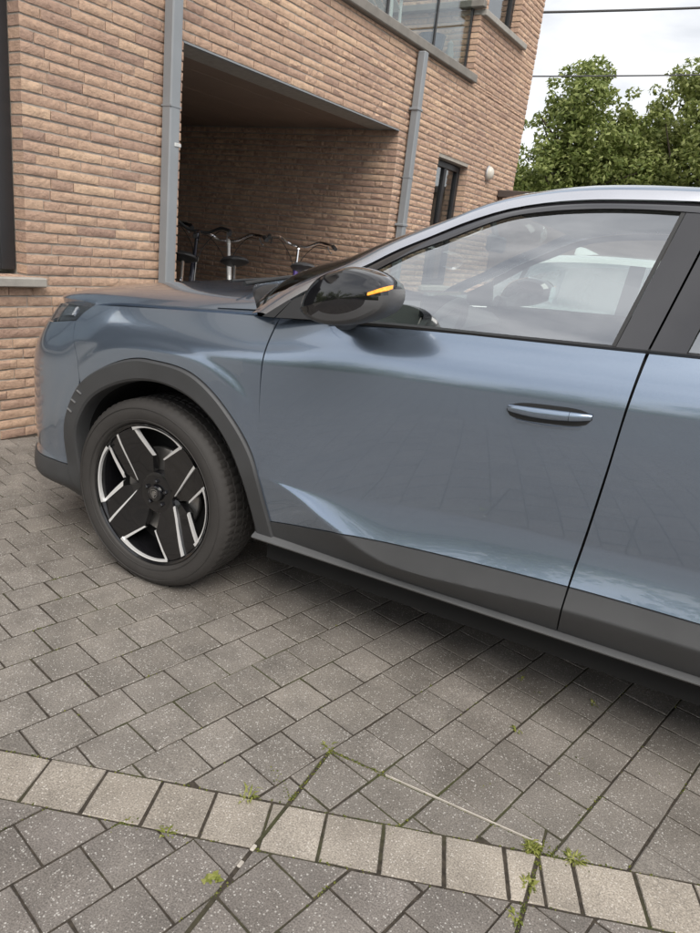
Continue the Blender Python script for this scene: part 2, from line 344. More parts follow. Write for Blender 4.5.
DOOR_L = None
for mir in (False, True):
    # fender
    lo = pline([(-.318, .712), (-.195, .800), (.005, .860), (.197, .844), (.346, .749), (.449, .620), (.491, .47), (.4985, .412)])
    segs = [pline([(-.322, .722), (-.335, .775), (-.360, .830), (-.385, .875), (-.405, .925)]), pline([(-.405, .925), (-.375, .965), (-.345, .990)]),
            pline([(-.345, .990), (.045, 1.026), (.38, 1.053), (.463, 1.059)]), pline([(.463-g_, 1.059), (.460-g_, .997), (.457-g_, .90), (.463-g_, .745), (.481-g_, .547), (.5005, .415)])]
    br = [0, .16, .24, .70, 1.0]
    def fo(u):
        for k in range(4):
            if u <= br[k+1]: return segs[k]((u-br[k])/(br[k+1]-br[k]))
        return segs[3](1)
    lb = [0, .10, .16, .62, 1.0]
    def fl_(u):
        for k in range(4):
            if u <= br[k+1]: return lo(lerp(lb[k], lb[k+1], (u-br[k])/(br[k+1]-br[k])))
        return lo(1)
    V, F = panel(lambda u, v: tuple(fl_(u).lerp(fo(u), v)), 100, 30); sub('front_fender', V, F, M['paint'], CAR, mir)
    # front door
    V, F = panel(lambda u, v: (lambda z0: (lerp(GFRONT(z0)+g_, GREAR(z0)-g_, u), lerp(ZK(lerp(GFRONT(z0), GREAR(z0), u)), ZT(lerp(GFRONT(z0), GREAR(z0), u))-.002, v)))(lerp(.44, 1.11, v)), 110, 190)
    dr = sub('front_door', V, F, M['paint'], CAR, mir)
    V, F = panel(lambda u, v: (lambda z0: (lerp(GFRONT(z0)+g_, GREAR(z0)-g_, u), lerp(.340, ZK(lerp(GFRONT(z0), GREAR(z0), u))-.0035, v)))(lerp(.34, .44, v)), 110, 44, ex=-.0045)
    sub('door_cladding', V, F, M['clad'], dr, mir)
    if not mir: DOOR_L = dr
    else: DOOR_R = dr
    # rear door
    V, F = panel(lambda u, v: (lambda z0: (lerp(GREAR(z0)+g_, GTAIL(z0), u), lerp(ZK(lerp(GREAR(z0), GTAIL(z0), u)), ZT(lerp(GREAR(z0), GTAIL(z0), u))-.002, v)))(lerp(.48, 1.15, v)), 50, 150)
    rd = sub('rear_door', V, F, M['paint'], CAR, mir)
    V, F = panel(lambda u, v: (lambda z0: (lerp(GREAR(z0)+g_, GTAIL(z0)-.0, u), lerp(.340, ZK(lerp(GREAR(z0), GTAIL(z0), u))-.0035, v)))(lerp(.34, .48, v)), 50, 36, ex=-.0045)
    sub('door_cladding', V, F, M['clad'], rd, mir)
    if not mir: RDOOR_L = rd
    else: RDOOR_R = rd
    # rear quarter
    sh = 2.62
    lo2 = pline([(x+sh, z) for x, z in ARCH_O[2:]])
    so = [pline([(2.093, .42), (2.135, .6), (2.222, .8), (2.305, 1.155)]), pline([(2.305, 1.155), (3.2, 1.19)]), pline([(3.2, 1.19), (3.25, .8), (3.25, .345)])]
    def fo2(u): k = min(2, int(u*3)); return so[k](u*3-k)
    V, F = panel(lambda u, v: tuple(lo2(u).lerp(fo2(u), v)), 60, 16); sub('rear_quarter_panel', V, F, M['paint'], CAR, mir)
    V, F = panel(lambda u, v: (lerp(3.2525, 4.3, u), lerp(.42, 1.19, v)), 30, 16); sub('rear_bumper_side', V, F, M['paint'], CAR, mir)
    V, F = panel(lambda u, v: (lerp(3.13, 4.3, u), lerp(.22, .417, v)), 30, 8, ex=-.003); sub('rear_bumper_cladding', V, F, M['clad'], CAR, mir)
    # front bumper
    TB = spl((.22, -.372), (.29, -.400), (.42, -.419), (.56, -.404), (.70, -.330), (.722, -.326), (.775, -.3375), (.83, -.3625), (.875, -.3875), (.925, -.4075), (.94, -.41))
    ZTB = spl((-1.545, .90), (-1.0, .89), (-.8, .885), (-.62, .893), (-.41, .923))
    def fb(u, v):
        zp = lerp(.372, .922, v); t = lerp(TB(zp), -1.545, u**1.25); return t, lerp(.374, ZTB(t), v)
    V, F = panel(fb, 46, 36); sub('front_bumper', V, F, M['paint'], CAR, mir)
    V, F = panel(lambda u, v: (lerp(TB(lerp(.215, .37, v)), -1.545, u), lerp(.215, .370, v)), 40, 10, ex=-.003); sub('bumper_cladding', V, F, M['clad'], CAR, mir)
    # headlamp: dark housing, lens, glass
    ZHL = lambda t: ZTB(t)+.004 if t < -.41 else lerp(.927, .990, (t+.41)/.065)
    ZHT = spl((-1.1, .925), (-.95, .935), (-.6, .968), (-.45, .985), (-.345, .996))
    V, F = panel(lambda u, v: (lerp(-.347, -1.0, u), lerp(ZHL(lerp(-.347, -1.0, u)), ZHT(lerp(-.347, -1.0, u)), v)), 30, 6, ex=.001)
    hl = sub('headlight', V, F, M['lamp_glass'], CAR, mir)
    V, F = panel(lambda u, v: (lerp(-.345, -1.02, u), lerp(ZHL(lerp(-.345, -1.0, u))-.004, ZHT(lerp(-.345, -1.0, u))+.004, v)), 30, 4, ex=.028, hem=0); sub('lamp_housing', V, F, M['blackgloss'], hl, mir)
    V, F = panel(lambda u, v: (lerp(-.50, -.60, u), lerp(ZHL(lerp(-.50, -.60, u))+.020, ZHT(lerp(-.50, -.60, u))-.016, v)), 10, 4, ex=.018, hem=.01); sub('reflector', V, F, M['chrome'], hl, mir)
    # arch claddings
    for k, sh in enumerate((0, 2.62)):
        V = []; F = []; nu = 64; prof = [(0, .010), (.02, -.006), (.10, -.0125), (.86, -.0135), (.97, -.008), (1.0, 0.0), (1.0, .012), (1.04, .05)]
        for i in range(nu+1):
            u = i/nu; A, B = ao(u), ai(u)
            for q, ex in prof:
                p = A.lerp(B, q); V.append(side(p.x+sh, p.y, ex))
        m_ = len(prof)
        for i in range(nu):
            for j in range(m_-1): F.append((i*m_+j, i*m_+j+1, (i+1)*m_+j+1, (i+1)*m_+j))
        ac = sub('wheel_arch_trim', V, F, M['clad'], CAR, mir)
        if k == 0:
            for (x0, z0), (x1, z1) in (((-.322, .690), (-.300, .680)), ((-.352, .650), (-.330, .641)), ((-.373, .611), (-.352, .601))):
                d = Vector((x1-x0, z1-z0)).normalized(); nn = Vector((-d.y, d.x))*.0022
                pl = [(x0+nn.x, z0+nn.y), (x1+nn.x, z1+nn.y), (x1-nn.x, z1-nn.y), (x0-nn.x, z0-nn.y)]
                P = [Vector(side(a, b, -.0165)) for a, b in pl]
                mb = MB().prism(P, (0, .005, 0)); sub('trim_slash', mb.V, mb.F, M['satin'], ac, mir, sm=False)
        V = []; F = []; nu = 40
        for i in range(nu+1):
            p = ai(i/nu); V += [side(p.x+sh, p.y, .03), (p.x+sh, .16, p.y+.01), (p.x+sh, .36, p.y+.01)]
        for i in range(nu):
            for j in range(2): F.append((i*3+j, i*3+j+1, (i+1)*3+j+1, (i+1)*3+j))
        o = len(V); V.append((.05+sh, .36, .3))
        for i in range(nu): F.append((i*3+2, o, (i+1)*3+2))
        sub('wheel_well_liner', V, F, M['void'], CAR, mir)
    # sill
    pr = [(.056, .345), (.042, .341), (.020, .331), (.019, .327), (.026, .320), (.060, .303), (.16, .29), (.2, .26)]
    V = []; F = []; n = 40
    for i in range(n+1):
        x = lerp(.452, 2.27, i/n)
        V += [(x, a, b) for a, b in pr]
    m_ = len(pr)
    for i in range(n):
        for j in range(m_-1): F.append((i*m_+j, i*m_+j+1, (i+1)*m_+j+1, (i+1)*m_+j))
    F.append(tuple(range(m_))); sub('sill', V, F, M['sillgrey'], CAR, mir)
    # dark shell behind the doors (also the inner door trim)
    P = [[side(lerp(.42, 2.32, i/40), lerp(.30, ZT(lerp(.42, 2.32, i/40))-.004, j/12), .034 + .03*sst(.8, 1.0, j/12)*0) for j in range(13)] for i in range(41)]
    subm(MB().grid(P), 'inner_door_panel', M['blackmatte'], CAR, mir)

# hood
XF = lambda y: None
tt = np.linspace(-.36, -1.545, 60)
hp = [side(t, ZT(max(t, -.6)) if t > -.5 else spl((-1.545, .935), (-1.0, .945), (-.6, .972), (-.5, .982))(t), .004) for t in tt]
HF = spl(*sorted([(p[1], p[0]) for p in hp if True], key=lambda q: q[0])[::3])
def hood_xf(y): y = y if y <= .9 else W-y; return HF(y)
def hood_xr(y): q = (y-.9)/.8; return .02 + .34*abs(q)**2.2
def hood_z(x, y):
    q = min(1, abs(y-.9)/.80); e_ = .9-abs(y-.9)-.10
    base = 1.030 + .080*x
    cr = .070 + .05*max(-.8, min(.3, x))
    lip = .026*(1-math.exp(-max(0, e_)/.035))
    fr = hood_xf(y); drop = .022*math.exp(-max(0, x-fr)/.07)
    return base + .004 + lip*sst(-.62, -.2, x)**.5*1.0 + lip*.35*(1-sst(-.62, -.2, x)**.5) + cr*(1-q**2.4) - drop
V = []; F = []; nu, nv = 44, 48
for i in range(nu+1):
    for j in range(nv+1):
        s = j/nv; y = .9 - .80*math.cos(math.pi*s) if True else 0
        x = lerp(hood_xf(y), hood_xr(y), i/nu)
        V.append((x, y, hood_z(x, y)))
w = nv+1
for i in range(nu):
    for j in range(nv): F.append((i*w+j, i*w+j+1, (i+1)*w+j+1, (i+1)*w+j))
bd = [j for j in range(nv+1)] + [i*w+nv for i in range(1, nu+1)] + [nu*w+j for j in range(nv-1, -1, -1)] + [i*w for i in range(nu-1, 0, -1)]
o = len(V)
for b_ in bd: v = V[b_]; V.append((v[0], v[1]+(.006 if v[1] < .9 else -.006), v[2]-.022))
for k in range(len(bd)): F.append((bd[k], bd[(k+1) % len(bd)], o+(k+1) % len(bd), o+k))
hood = sub('hood', V, F, M['paint'], CAR)

# greenhouse curves (left side; outer lower rail K0, outer upper rail K1)
K1 = [(.352, .083, 1.059), (.445, .118, 1.143), (.528, .139, 1.193), (.621, .159, 1.240), (.716, .184, 1.301), (.813, .206, 1.353), (.907, .225, 1.399), (.995, .246, 1.447), (1.066, .258, 1.475), (1.168, .269, 1.502), (1.266, .277, 1.521), (1.412, .282, 1.534), (1.55, .284, 1.538), (1.9, .285, 1.540), (2.3, .290, 1.525), (2.75, .300, 1.475), (3.15, .32, 1.40)]
K0 = [(.429, .047, 1.068), (.54, .082, 1.152), (.640, .105, 1.208), (.719, .123, 1.250), (.791, .143, 1.297), (.893, .165, 1.351), (.988, .187, 1.401), (1.086, .203, 1.441), (1.187, .214, 1.467), (1.283, .220, 1.482), (1.425, .225, 1.493), (1.56, .228, 1.499), (1.9, .232, 1.500), (2.3, .236, 1.480), (2.75, .250, 1.425), (3.05, .26, 1.34)]
k1, k0 = pline(K1), pline(K0)
G = lambda z: .050 + .42*(z-1.1)
GT = spl((.60, 1.135), (.69, 1.195), (.76, 1.240), (.85, 1.298), (.942, 1.343), (1.028, 1.388), (1.096, 1.418), (1.196, 1.442), (1.292, 1.456), (1.433, 1.467), (1.529, 1.469), (1.72, 1.466), (2.1, 1.448), (2.3, 1.43))
BELT = lambda x: ZT(x)
nA = 60
KK1 = [k1(i/nA) for i in range(nA+1)]; KK0 = [k0(i/nA) for i in range(nA+1)]
iA = min(range(nA+1), key=lambda i: abs(KK1[i].x-1.066))
def bowx(x): return .25*(1-sst(.1, 1.6, x))
for mir in (False, True):
    V = []; F = []; m_ = 9
    for i in range(nA+1):
        a, b = KK0[i], KK1[i]; dn = Vector((0, -.55, .83))
        for j in range(m_):
            q = j/(m_-1); p = a.lerp(b, q) + dn*(.022*math.sin(math.pi*min(1, q*1.05))*(.45+.55*sst(.45, .9, a.x)))*.55
            V.append(p)
        V.append(a + Vector((0, .02, -.002)))
    mm = m_+1
    F2 = []
    for i in range(nA):
        for j in range(m_-1): (F2 if j < 3 else F).append((i*mm+j, i*mm+j+1, (i+1)*mm+j+1, (i+1)*mm+j))
        F2.append((i*mm+m_, i*mm, (i+1)*mm, (i+1)*mm+m_))
    sub('roof_pillar_rail', V, F, M['paint'], CAR, mir, ang=50)
    sub('window_arch_trim', [(v[0], v[1]-.001, v[2]+.0005) for v in V], F2, M['trim_silver'], CAR, mir, ang=50)
    # window frame ribbon (dark), from the sail triangle to the tail
    V = []; F = []; n = 70
    k0x = spl(*[(p[0], p[2]) for p in K0]); k0y = spl(*[(p[0], p[1]) for p in K0])
    for i in range(n+1):
        x = lerp(.66, 2.30, i/n); zt_, zg = k0x(x+.02)-.002, GT(x)
        yk = k0y(x+.02)
        V += [(x+.02, yk+.014, zt_), (x+.018, yk+.004, zt_-.002), (x, lerp(yk, G(zg), .5)-.002, lerp(zt_, zg, .5)), (x, G(zg)-.003, zg+.002), (x, G(zg)+.012, zg)]
    for i in range(n):
        for j in range(4): F.append((i*5+j, i*5+j+1, (i+1)*5+j+1, (i+1)*5+j))
    pd = DOOR_L if not mir else DOOR_R
    prd = RDOOR_L if not mir else RDOOR_R
    sub('window_frame', V, F, M['pillar'], CAR, mir)
    # sail panel in front of the glass (two pieces split by the door shut line)
    def quadpan(name, c4, mat, par, ofs=-.002, n=8, th=.012):
        P = []; 
        for i in range(n+1):
            u = i/n; r = []
            for j in range(n+1):
                v = j/n
                a = lerp(lerp(c4[0][0], c4[1][0], u), lerp(c4[3][0], c4[2][0], u), v); b = lerp(lerp(c4[0][1], c4[1][1], u), lerp(c4[3][1], c4[2][1], u), v)
                r.append((a, G(b)+ofs, b))
            P.append(r)
        mb = MB().grid(P); q = [P[0][0], P[n][0], P[n][n], P[0][n]]
        for a, b in ((0, 1), (1, 2), (2, 3), (3, 0)):
            mb.add([q[a], q[b], (q[b][0], q[b][1]+th, q[b][2]), (q[a][0], q[a][1]+th, q[a][2])], [(0, 1, 2, 3)])
        return sub(name, mb.V, mb.F, mat, par, mir)
    quadpan('sail_trim', [(.425, 1.062), (.468, 1.064), (.510, 1.118), (.500, 1.121)], M['blackmatte'], CAR)
    quadpan('sail_trim', [(.473, 1.0645), (.672, 1.083), (.672, 1.212), (.516, 1.125)], M['blackmatte'], pd)
    # glass of front door
    P = []
    for i in range(41):
        u = i/40; xb, xt = lerp(.665, 1.447, u), lerp(.665, 1.527, u); r = []
        for j in range(15):
            v = j/14; x = lerp(xb, xt, v); z = lerp(BELT(xb)+.004, GT(xt), v)
            r.append((x, G(z)+.004+.008*(2*v-1)**2-.004, z))
        P.append(r)
    subm(MB().grid(P), 'window', M['glass'], pd, mir)
    # belt seal
    mb = MB(); mb.grid([[(x, G(BELT(x))-.006, BELT(x)-.003), (x, G(BELT(x))-.008, BELT(x)+.004), (x, G(BELT(x))+.006, BELT(x)+.009)] for x in np.linspace(.64, 2.28, 50)])
    subm(mb, 'belt_seal', M['seal'], CAR, mir)
    # pillar appliques and the strip of seal at the glass edge
    sl = .2326
    quadpan('glass_seal', [(1.446, 1.129), (1.456, 1.129), (1.456+sl*.34, 1.469), (1.446+sl*.34, 1.469)], M['seal'], pd, -.001)
    quadpan('pillar_trim', [(1.4575, 1.129), (1.531, 1.133), (1.608, 1.4695), (1.4575+sl*.34, 1.4685)], M['pillar'], pd, -.004)
    quadpan('pillar_trim', [(1.537, 1.134), (1.618, 1.139), (1.618+.078, 1.466), (1.614, 1.4695)], M['pillar'], prd, -.004)
    P = []
    for i in range(21):
        u = i/20; xb, xt = lerp(1.622, 2.2, u), lerp(1.700, 2.10, u); r = []
        for j in range(11):
            v = j/10; x = lerp(xb, xt, v); z = lerp(BELT(xb)+.004, GT(xt), v); r.append((x, G(z)+.004, z))
        P.append(r)
    subm(MB().grid(P), 'window', M['glass'], prd, mir)
    quadpan('pillar_trim', [(2.2, 1.168), (2.95, 1.20), (2.80, 1.40), (2.10, 1.447)], M['pillar'], CAR, -.003)

# windscreen, roof, headliner, rear hatch
def rooflat(i0, i1, crown, zs=0, inset=0.0):
    P = []
    for i in range(i0, i1+1):
        a = KK1[i]; r = []
        for j in range(33):
            q = j/32; k_ = 1-(2*q-1)**2; y = lerp(a.y+inset, W-a.y-inset, q)
            cz = crown(a.x)
            r.append((a.x - bowx(a.x)*k_**.9, y, a.z + cz*k_**.8 + zs))
        P.append(r)
    return P
crown = lambda x: lerp(.068, .030, sst(.35, .75, x))
subm(MB().grid(rooflat(0, iA, crown, -.004)), 'windscreen', M['windshield'], CAR)
subm(MB().grid(rooflat(iA, nA, crown)), 'roof', M['paint'], CAR)
subm(MB().grid(rooflat(iA, nA, crown, -.035, -.02)), 'headliner', M['interior_light'], CAR)
P = []
a0 = rooflat(nA, nA, crown)[0]
for i in range(13):
    u = i/12; r = []
    for j, p in enumerate(a0):
        q = j/32; e_ = (lerp(3.2, 3.2, q), lerp(.14, W-.14, q), 1.13); k_ = 1-(2*q-1)**2
        r.append((lerp(p[0], 3.25+.1*k_, u), lerp(p[1], e_[1], u), lerp(p[2], 1.15, u)))
    P.append(r)
subm(MB().grid(P), 'rear_window', M['pillar'], CAR)
# cowl and wipers under the windscreen
P = []
for j in range(41):
    y = lerp(.115, W-.115, j/40); q = (y-.9)/.8; xr = hood_xr(y)
    i_ = KK1[0]; k_ = 1-(2*((y-i_.y)/(W-2*i_.y))-1)**2; k_ = max(0, k_); xw = i_.x - bowx(i_.x)*k_**.9; zw = i_.z + crown(i_.x)*k_**.8
    zh = hood_z(xr, y)
    P.append([(xr-.04, y, zh-.040), (xr+.010, y, zh-.016), (max(xw-.005, xr+.015), y, zw-.010), (max(xw, xr)+.06, y, zw+.025)])
subm(MB().grid(P), 'cowl', M['blackmatte'], CAR)
for x0, y0, x1, y1 in ((.20, .22, .24, .86), (.03, .86, .22, 1.45)):
    mb = MB(); mb.tube([(x0+.02, y0, 1.135), ((x0+x1)/2-.02, (y0+y1)/2, 1.158), (x1, y1, 1.155)], .008, 8); mb.tube([(x0-.02, y0-.02, 1.14), (x1-.03, y1, 1.172)], .005, 6)
    subm(mb, 'wiper', M['blackmatte'], CAR)
# grille on the nose, plate recess, underbody
V, F = panel(lambda u, v: (lerp(-1.02, -1.545, u), lerp(.42, .80, v)), 20, 8, ex=-.006); g1 = sub('grille', V, F, M['blackgloss'], CAR); 
V, F = panel(lambda u, v: (lerp(-1.02, -1.545, u), lerp(.42, .80, v)), 20, 8, ex=-.006); sub('grille', V, F, M['blackgloss'], CAR, True)
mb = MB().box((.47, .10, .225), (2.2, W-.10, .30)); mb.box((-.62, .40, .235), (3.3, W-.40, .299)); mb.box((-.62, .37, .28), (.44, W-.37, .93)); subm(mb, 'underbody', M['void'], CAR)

# wheels
def tyre_mesh():
    prof = [(.268, .012), (.275, .003), (.290, -.003), (.310, -.006), (.330, -.003), (.343, .006), (.351, .018)]
    tread = []
    a = .022; k = 0
    for a0, a1 in ((.022, .052), (.058, .092), (.098, .118), (.124, .158), (.164, .194)):
        tread += [(.3555 if 0 < k < 4 else .3545, a0), (.3555 if 0 < k < 4 else .3545, a1), (.349, a1+.0015), (.349, a1+.0045)]; k += 1
    prof2 = prof + tread[:-2] + [(.351, .198), (.343, .210), (.310, .222), (.268, .204)]
    seg = 288; V = []; F = []; m_ = len(prof2); n0 = len(prof)
    for s_ in range(seg):
        t = 2*math.pi*s_/seg; c_, n_ = math.cos(t), math.sin(t)
        for i, (r, a) in enumerate(prof2):
            if n0 <= i < m_-4 and r > .353:
                blk = (i-n0)//4
                if (s_ + (0, 1, 2, 1, 0)[blk]) % 4 == 0: r -= .0038
            if i == n0-1 and s_ % 4 == 0: r -= .0008
            V.append((r*c_, a, r*n_))
    for s_ in range(seg):
        k2 = (s_+1) % seg
        for i in range(m_-1): F.append((s_*m_+i, s_*m_+i+1, k2*m_+i+1, k2*m_+i))
    # raised ribs on the sidewall
    mb = MB().add(V, F)
    for r in (.283, .325): mb.lathe([(r-.0012, -.001 - (.0035 if r < .3 else .004)), (r, -.0026-(.0035 if r < .3 else .004)), (r+.0012, -.001-(.0035 if r < .3 else .004))], 120)
    return mb
TY = mesh('tyre', *(lambda m: (m.V, m.F))(tyre_mesh()), M['rubber'], ang=28)
rim = MB().lathe([(.2600, .012), (.2665, .007), (.2665, .014), (.256, .017), (.250, .03), (.243, .05), (.238, .12), (.240, .19), (.262, .20)], 96)
RIM = mesh('rim', rim.V, rim.F, M['alloy_black'])
def pol(r, a, y): return (r*math.cos(a), y, r*math.sin(a))
def polyface(pts, y_in=.045, depth=.022):
    # pts: list of (r, deg, y) -> prism with its front at y and back deeper
    P = [pol(r, R_(d), y) for r, d, y in pts]; Q = [pol(r*.99, R_(d), y+depth) for r, d, y in pts]; n = len(P)
    return P+Q, [tuple(range(n)), tuple(range(n, 2*n))[::-1]] + [(i, n+i, n+(i+1) % n, (i+1) % n) for i in range(n)]
def wheel(parent, x, mir):
    e_ = bpy.data.objects.new('wheel', None); link(e_, CAR); e_.location = (x, .012 if not mir else W-.012, .355)
    if mir: e_.rotation_euler = (0, 0, math.pi)
    link(bpy.data.objects.new('tyre', TY), e_); link(bpy.data.objects.new('rim', RIM), e_)
    mb = MB(); sil = MB()
    RR = .2525; rot = -6
    def yy(fr): return lerp(.050, .0145, sst(.15, 1.05, fr))
    for k in range(4):
        base = 90 if k in (0, 1) else 270; sg = -1 if k in (0, 2) else 1      # from the upper (lower) bracket towards a side bracket
        an = lambda d: base + sg*d + rot                                      # d: degrees away from the upper bracket's centre
        A = [(1.0, 27), (.86, 23), (.72, 18), (.60, 12), (.46, 13), (.34, 16), (.26, 20)]
        Lc = [(1.0, 45), (.86, 50), (.72, 56), (.60, 63), (.46, 73), (.34, 86), (.26, 96)]
        Bc = [(1.0, 63), (.86, 68), (.74, 75), (.64, 79), (.48, 82), (.35, 88), (.26, 97)]
        def chord(ctrl):
            P2 = [(r*math.cos(R_(d)), r*math.sin(R_(d))) for r, d in ctrl]; o2 = []
            for i in range(7):
                u = i/6*(len(P2)-1); j = min(len(P2)-2, int(u)); q = u-j; x_, z_ = lerp(P2[j][0], P2[j+1][0], q), lerp(P2[j][1], P2[j+1][1], q)
                o2.append((math.hypot(x_, z_), math.degrees(math.atan2(z_, x_))))
            return o2
        A = chord([(1.0, 27), (.58, 11), (.27, 22)]); Lc = chord([(1.0, 44), (.28, 96)]); Bc = chord([(1.0, 62), (.62, 80), (.27, 100)])
        g1_ = []; g2_ = []
        for (ra, da), (rl_, dl), (rb_, db_) in zip(A, Lc, Bc):
            pa = [pol(ra*RR, R_(an(da)), yy(ra)+.032), pol(ra*RR, R_(an(da)), yy(ra)+.003)]
            fa = [pol(lerp(ra, rl_, q)*RR, R_(an(lerp(da, dl, q))), yy(lerp(ra, rl_, q))+lerp(.003, -.0025, q)) for q in (.33, .66, 1.0)]
            g1_.append(pa+fa)
            g2_.append([fa[-1]] + [pol(lerp(rl_, rb_, q)*RR, R_(an(lerp(dl, db_, q))), yy(lerp(rl_, rb_, q))+lerp(-.0025, e2, q)) for q, e2 in ((.18, .05), (1.0, .014))] + [pol(rb_*RR, R_(an(db_)), yy(rb_)+.04)])
        mb.grid(g1_); mb.grid(g2_)
        def rib(C_, w0, w1, s2, n0=0, n1=None, lift=.0012, base_e=.003):
            pts = C_[n0:n1]; out_ = []
            for i, (r, d) in enumerate(pts):
                q = i/(len(pts)-1); wv = lerp(w0, w1, q)/r
                out_.append([pol(r*RR, R_(an(d)), yy(r)+base_e-lift), pol(r*RR, R_(an(d+s2*wv)), yy(r)+base_e-lift+.0004), pol(r*RR, R_(an(d+s2*wv)), yy(r)+base_e+.012)])
            sil.grid(out_)
        rib(Lc, 2.3, 1.0, 1, 0, 6, .0014, -.0025)
        rib(A, 2.6, 1.7, -1, 0, 4); rib(Bc, 2.2, 5.0 if k in (1, 2) else 2.0, 1, 0, 4, .0012, .012 if False else .010)
    for k in range(4):
        c0 = 90*k + rot; arc = []
        for i in range(17):
            d = c0 + lerp(-27, 27, i/16); wd = .0045 + .007*abs(i/8-1)**3
            arc.append([pol(.2562, R_(d), .0120), pol(.2562-wd, R_(d), .0135), pol(.2562-wd, R_(d), .026)])
        sil.grid(arc)
    mb.lathe([(.0, .052), (.030, .050), (.066, .046), (.078, .050), (.082, .08)], 40)
    s_ = obj('spokes', mb.V, mb.F, M['alloy_black'], e_, True, 25)
    obj('machined_edge', sil.V, sil.F, M['alloy_silver'], e_, True, 30)
    hb = MB().lathe([(0, .034), (.022, .034), (.029, .037), (.031, .046)], 32); cap = obj('hub_cap', hb.V, hb.F, M['blackgloss'], e_)
    # shield emblem: outline ring plus a small beast-head relief
    sh = [(-.014, .015), (.0, .018), (.014, .015), (.0145, -.002), (.008, -.013), (0, -.018), (-.008, -.013), (-.0145, -.002)]
    eb = MB()
    for i in range(8):
        a, b = sh[i], sh[(i+1) % 8]
        eb.prism([(a[0], .0325, a[1]), (b[0], .0325, b[1]), (b[0]*.86, .0325, b[1]*.86), (a[0]*.86, .0325, a[1]*.86)], (0, .002, 0))
    eb.prism([(x_, .0325, z_) for x_, z_ in [(-.007, .010), (.003, .011), (.008, .006), (.004, .003), (.009, -.001), (.005, -.005), (.001, -.004), (.002, -.012), (-.004, -.010), (-.009, -.002)]], (0, .002, 0))
    obj('emblem', eb.V, eb.F, M['steel'], e_, sm=False)
    for k in range(5):
        a = R_(90+72*k); nb = MB().lathe([(0, .036), (.006, .036), (.0085, .039), (.0085, .055)], 6, org=(.047*math.cos(a), 0, .047*math.sin(a)))
        obj('lug_nut', nb.V, nb.F, M['blackgloss'], e_, sm=False)
    db = MB().lathe([(.07, .085), (.165, .085), (.168, .090), (.165, .108), (.07, .108)], 64); obj('brake_disc', db.V, db.F, M['steel'], e_)
    cb = MB(); 
    cb.grid([[pol(r, R_(d), y) for r, y in ((.105, .10), (.105, .066), (.12, .060), (.165, .060), (.178, .068), (.178, .11))] for d in np.linspace(20, 75, 10)]); obj('brake_caliper', cb.V, cb.F, M['steel'], e_)
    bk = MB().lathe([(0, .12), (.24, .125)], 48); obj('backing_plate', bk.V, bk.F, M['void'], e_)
for x in (0, 2.62):
    for mir in (False, True): wheel(CAR, x, mir)

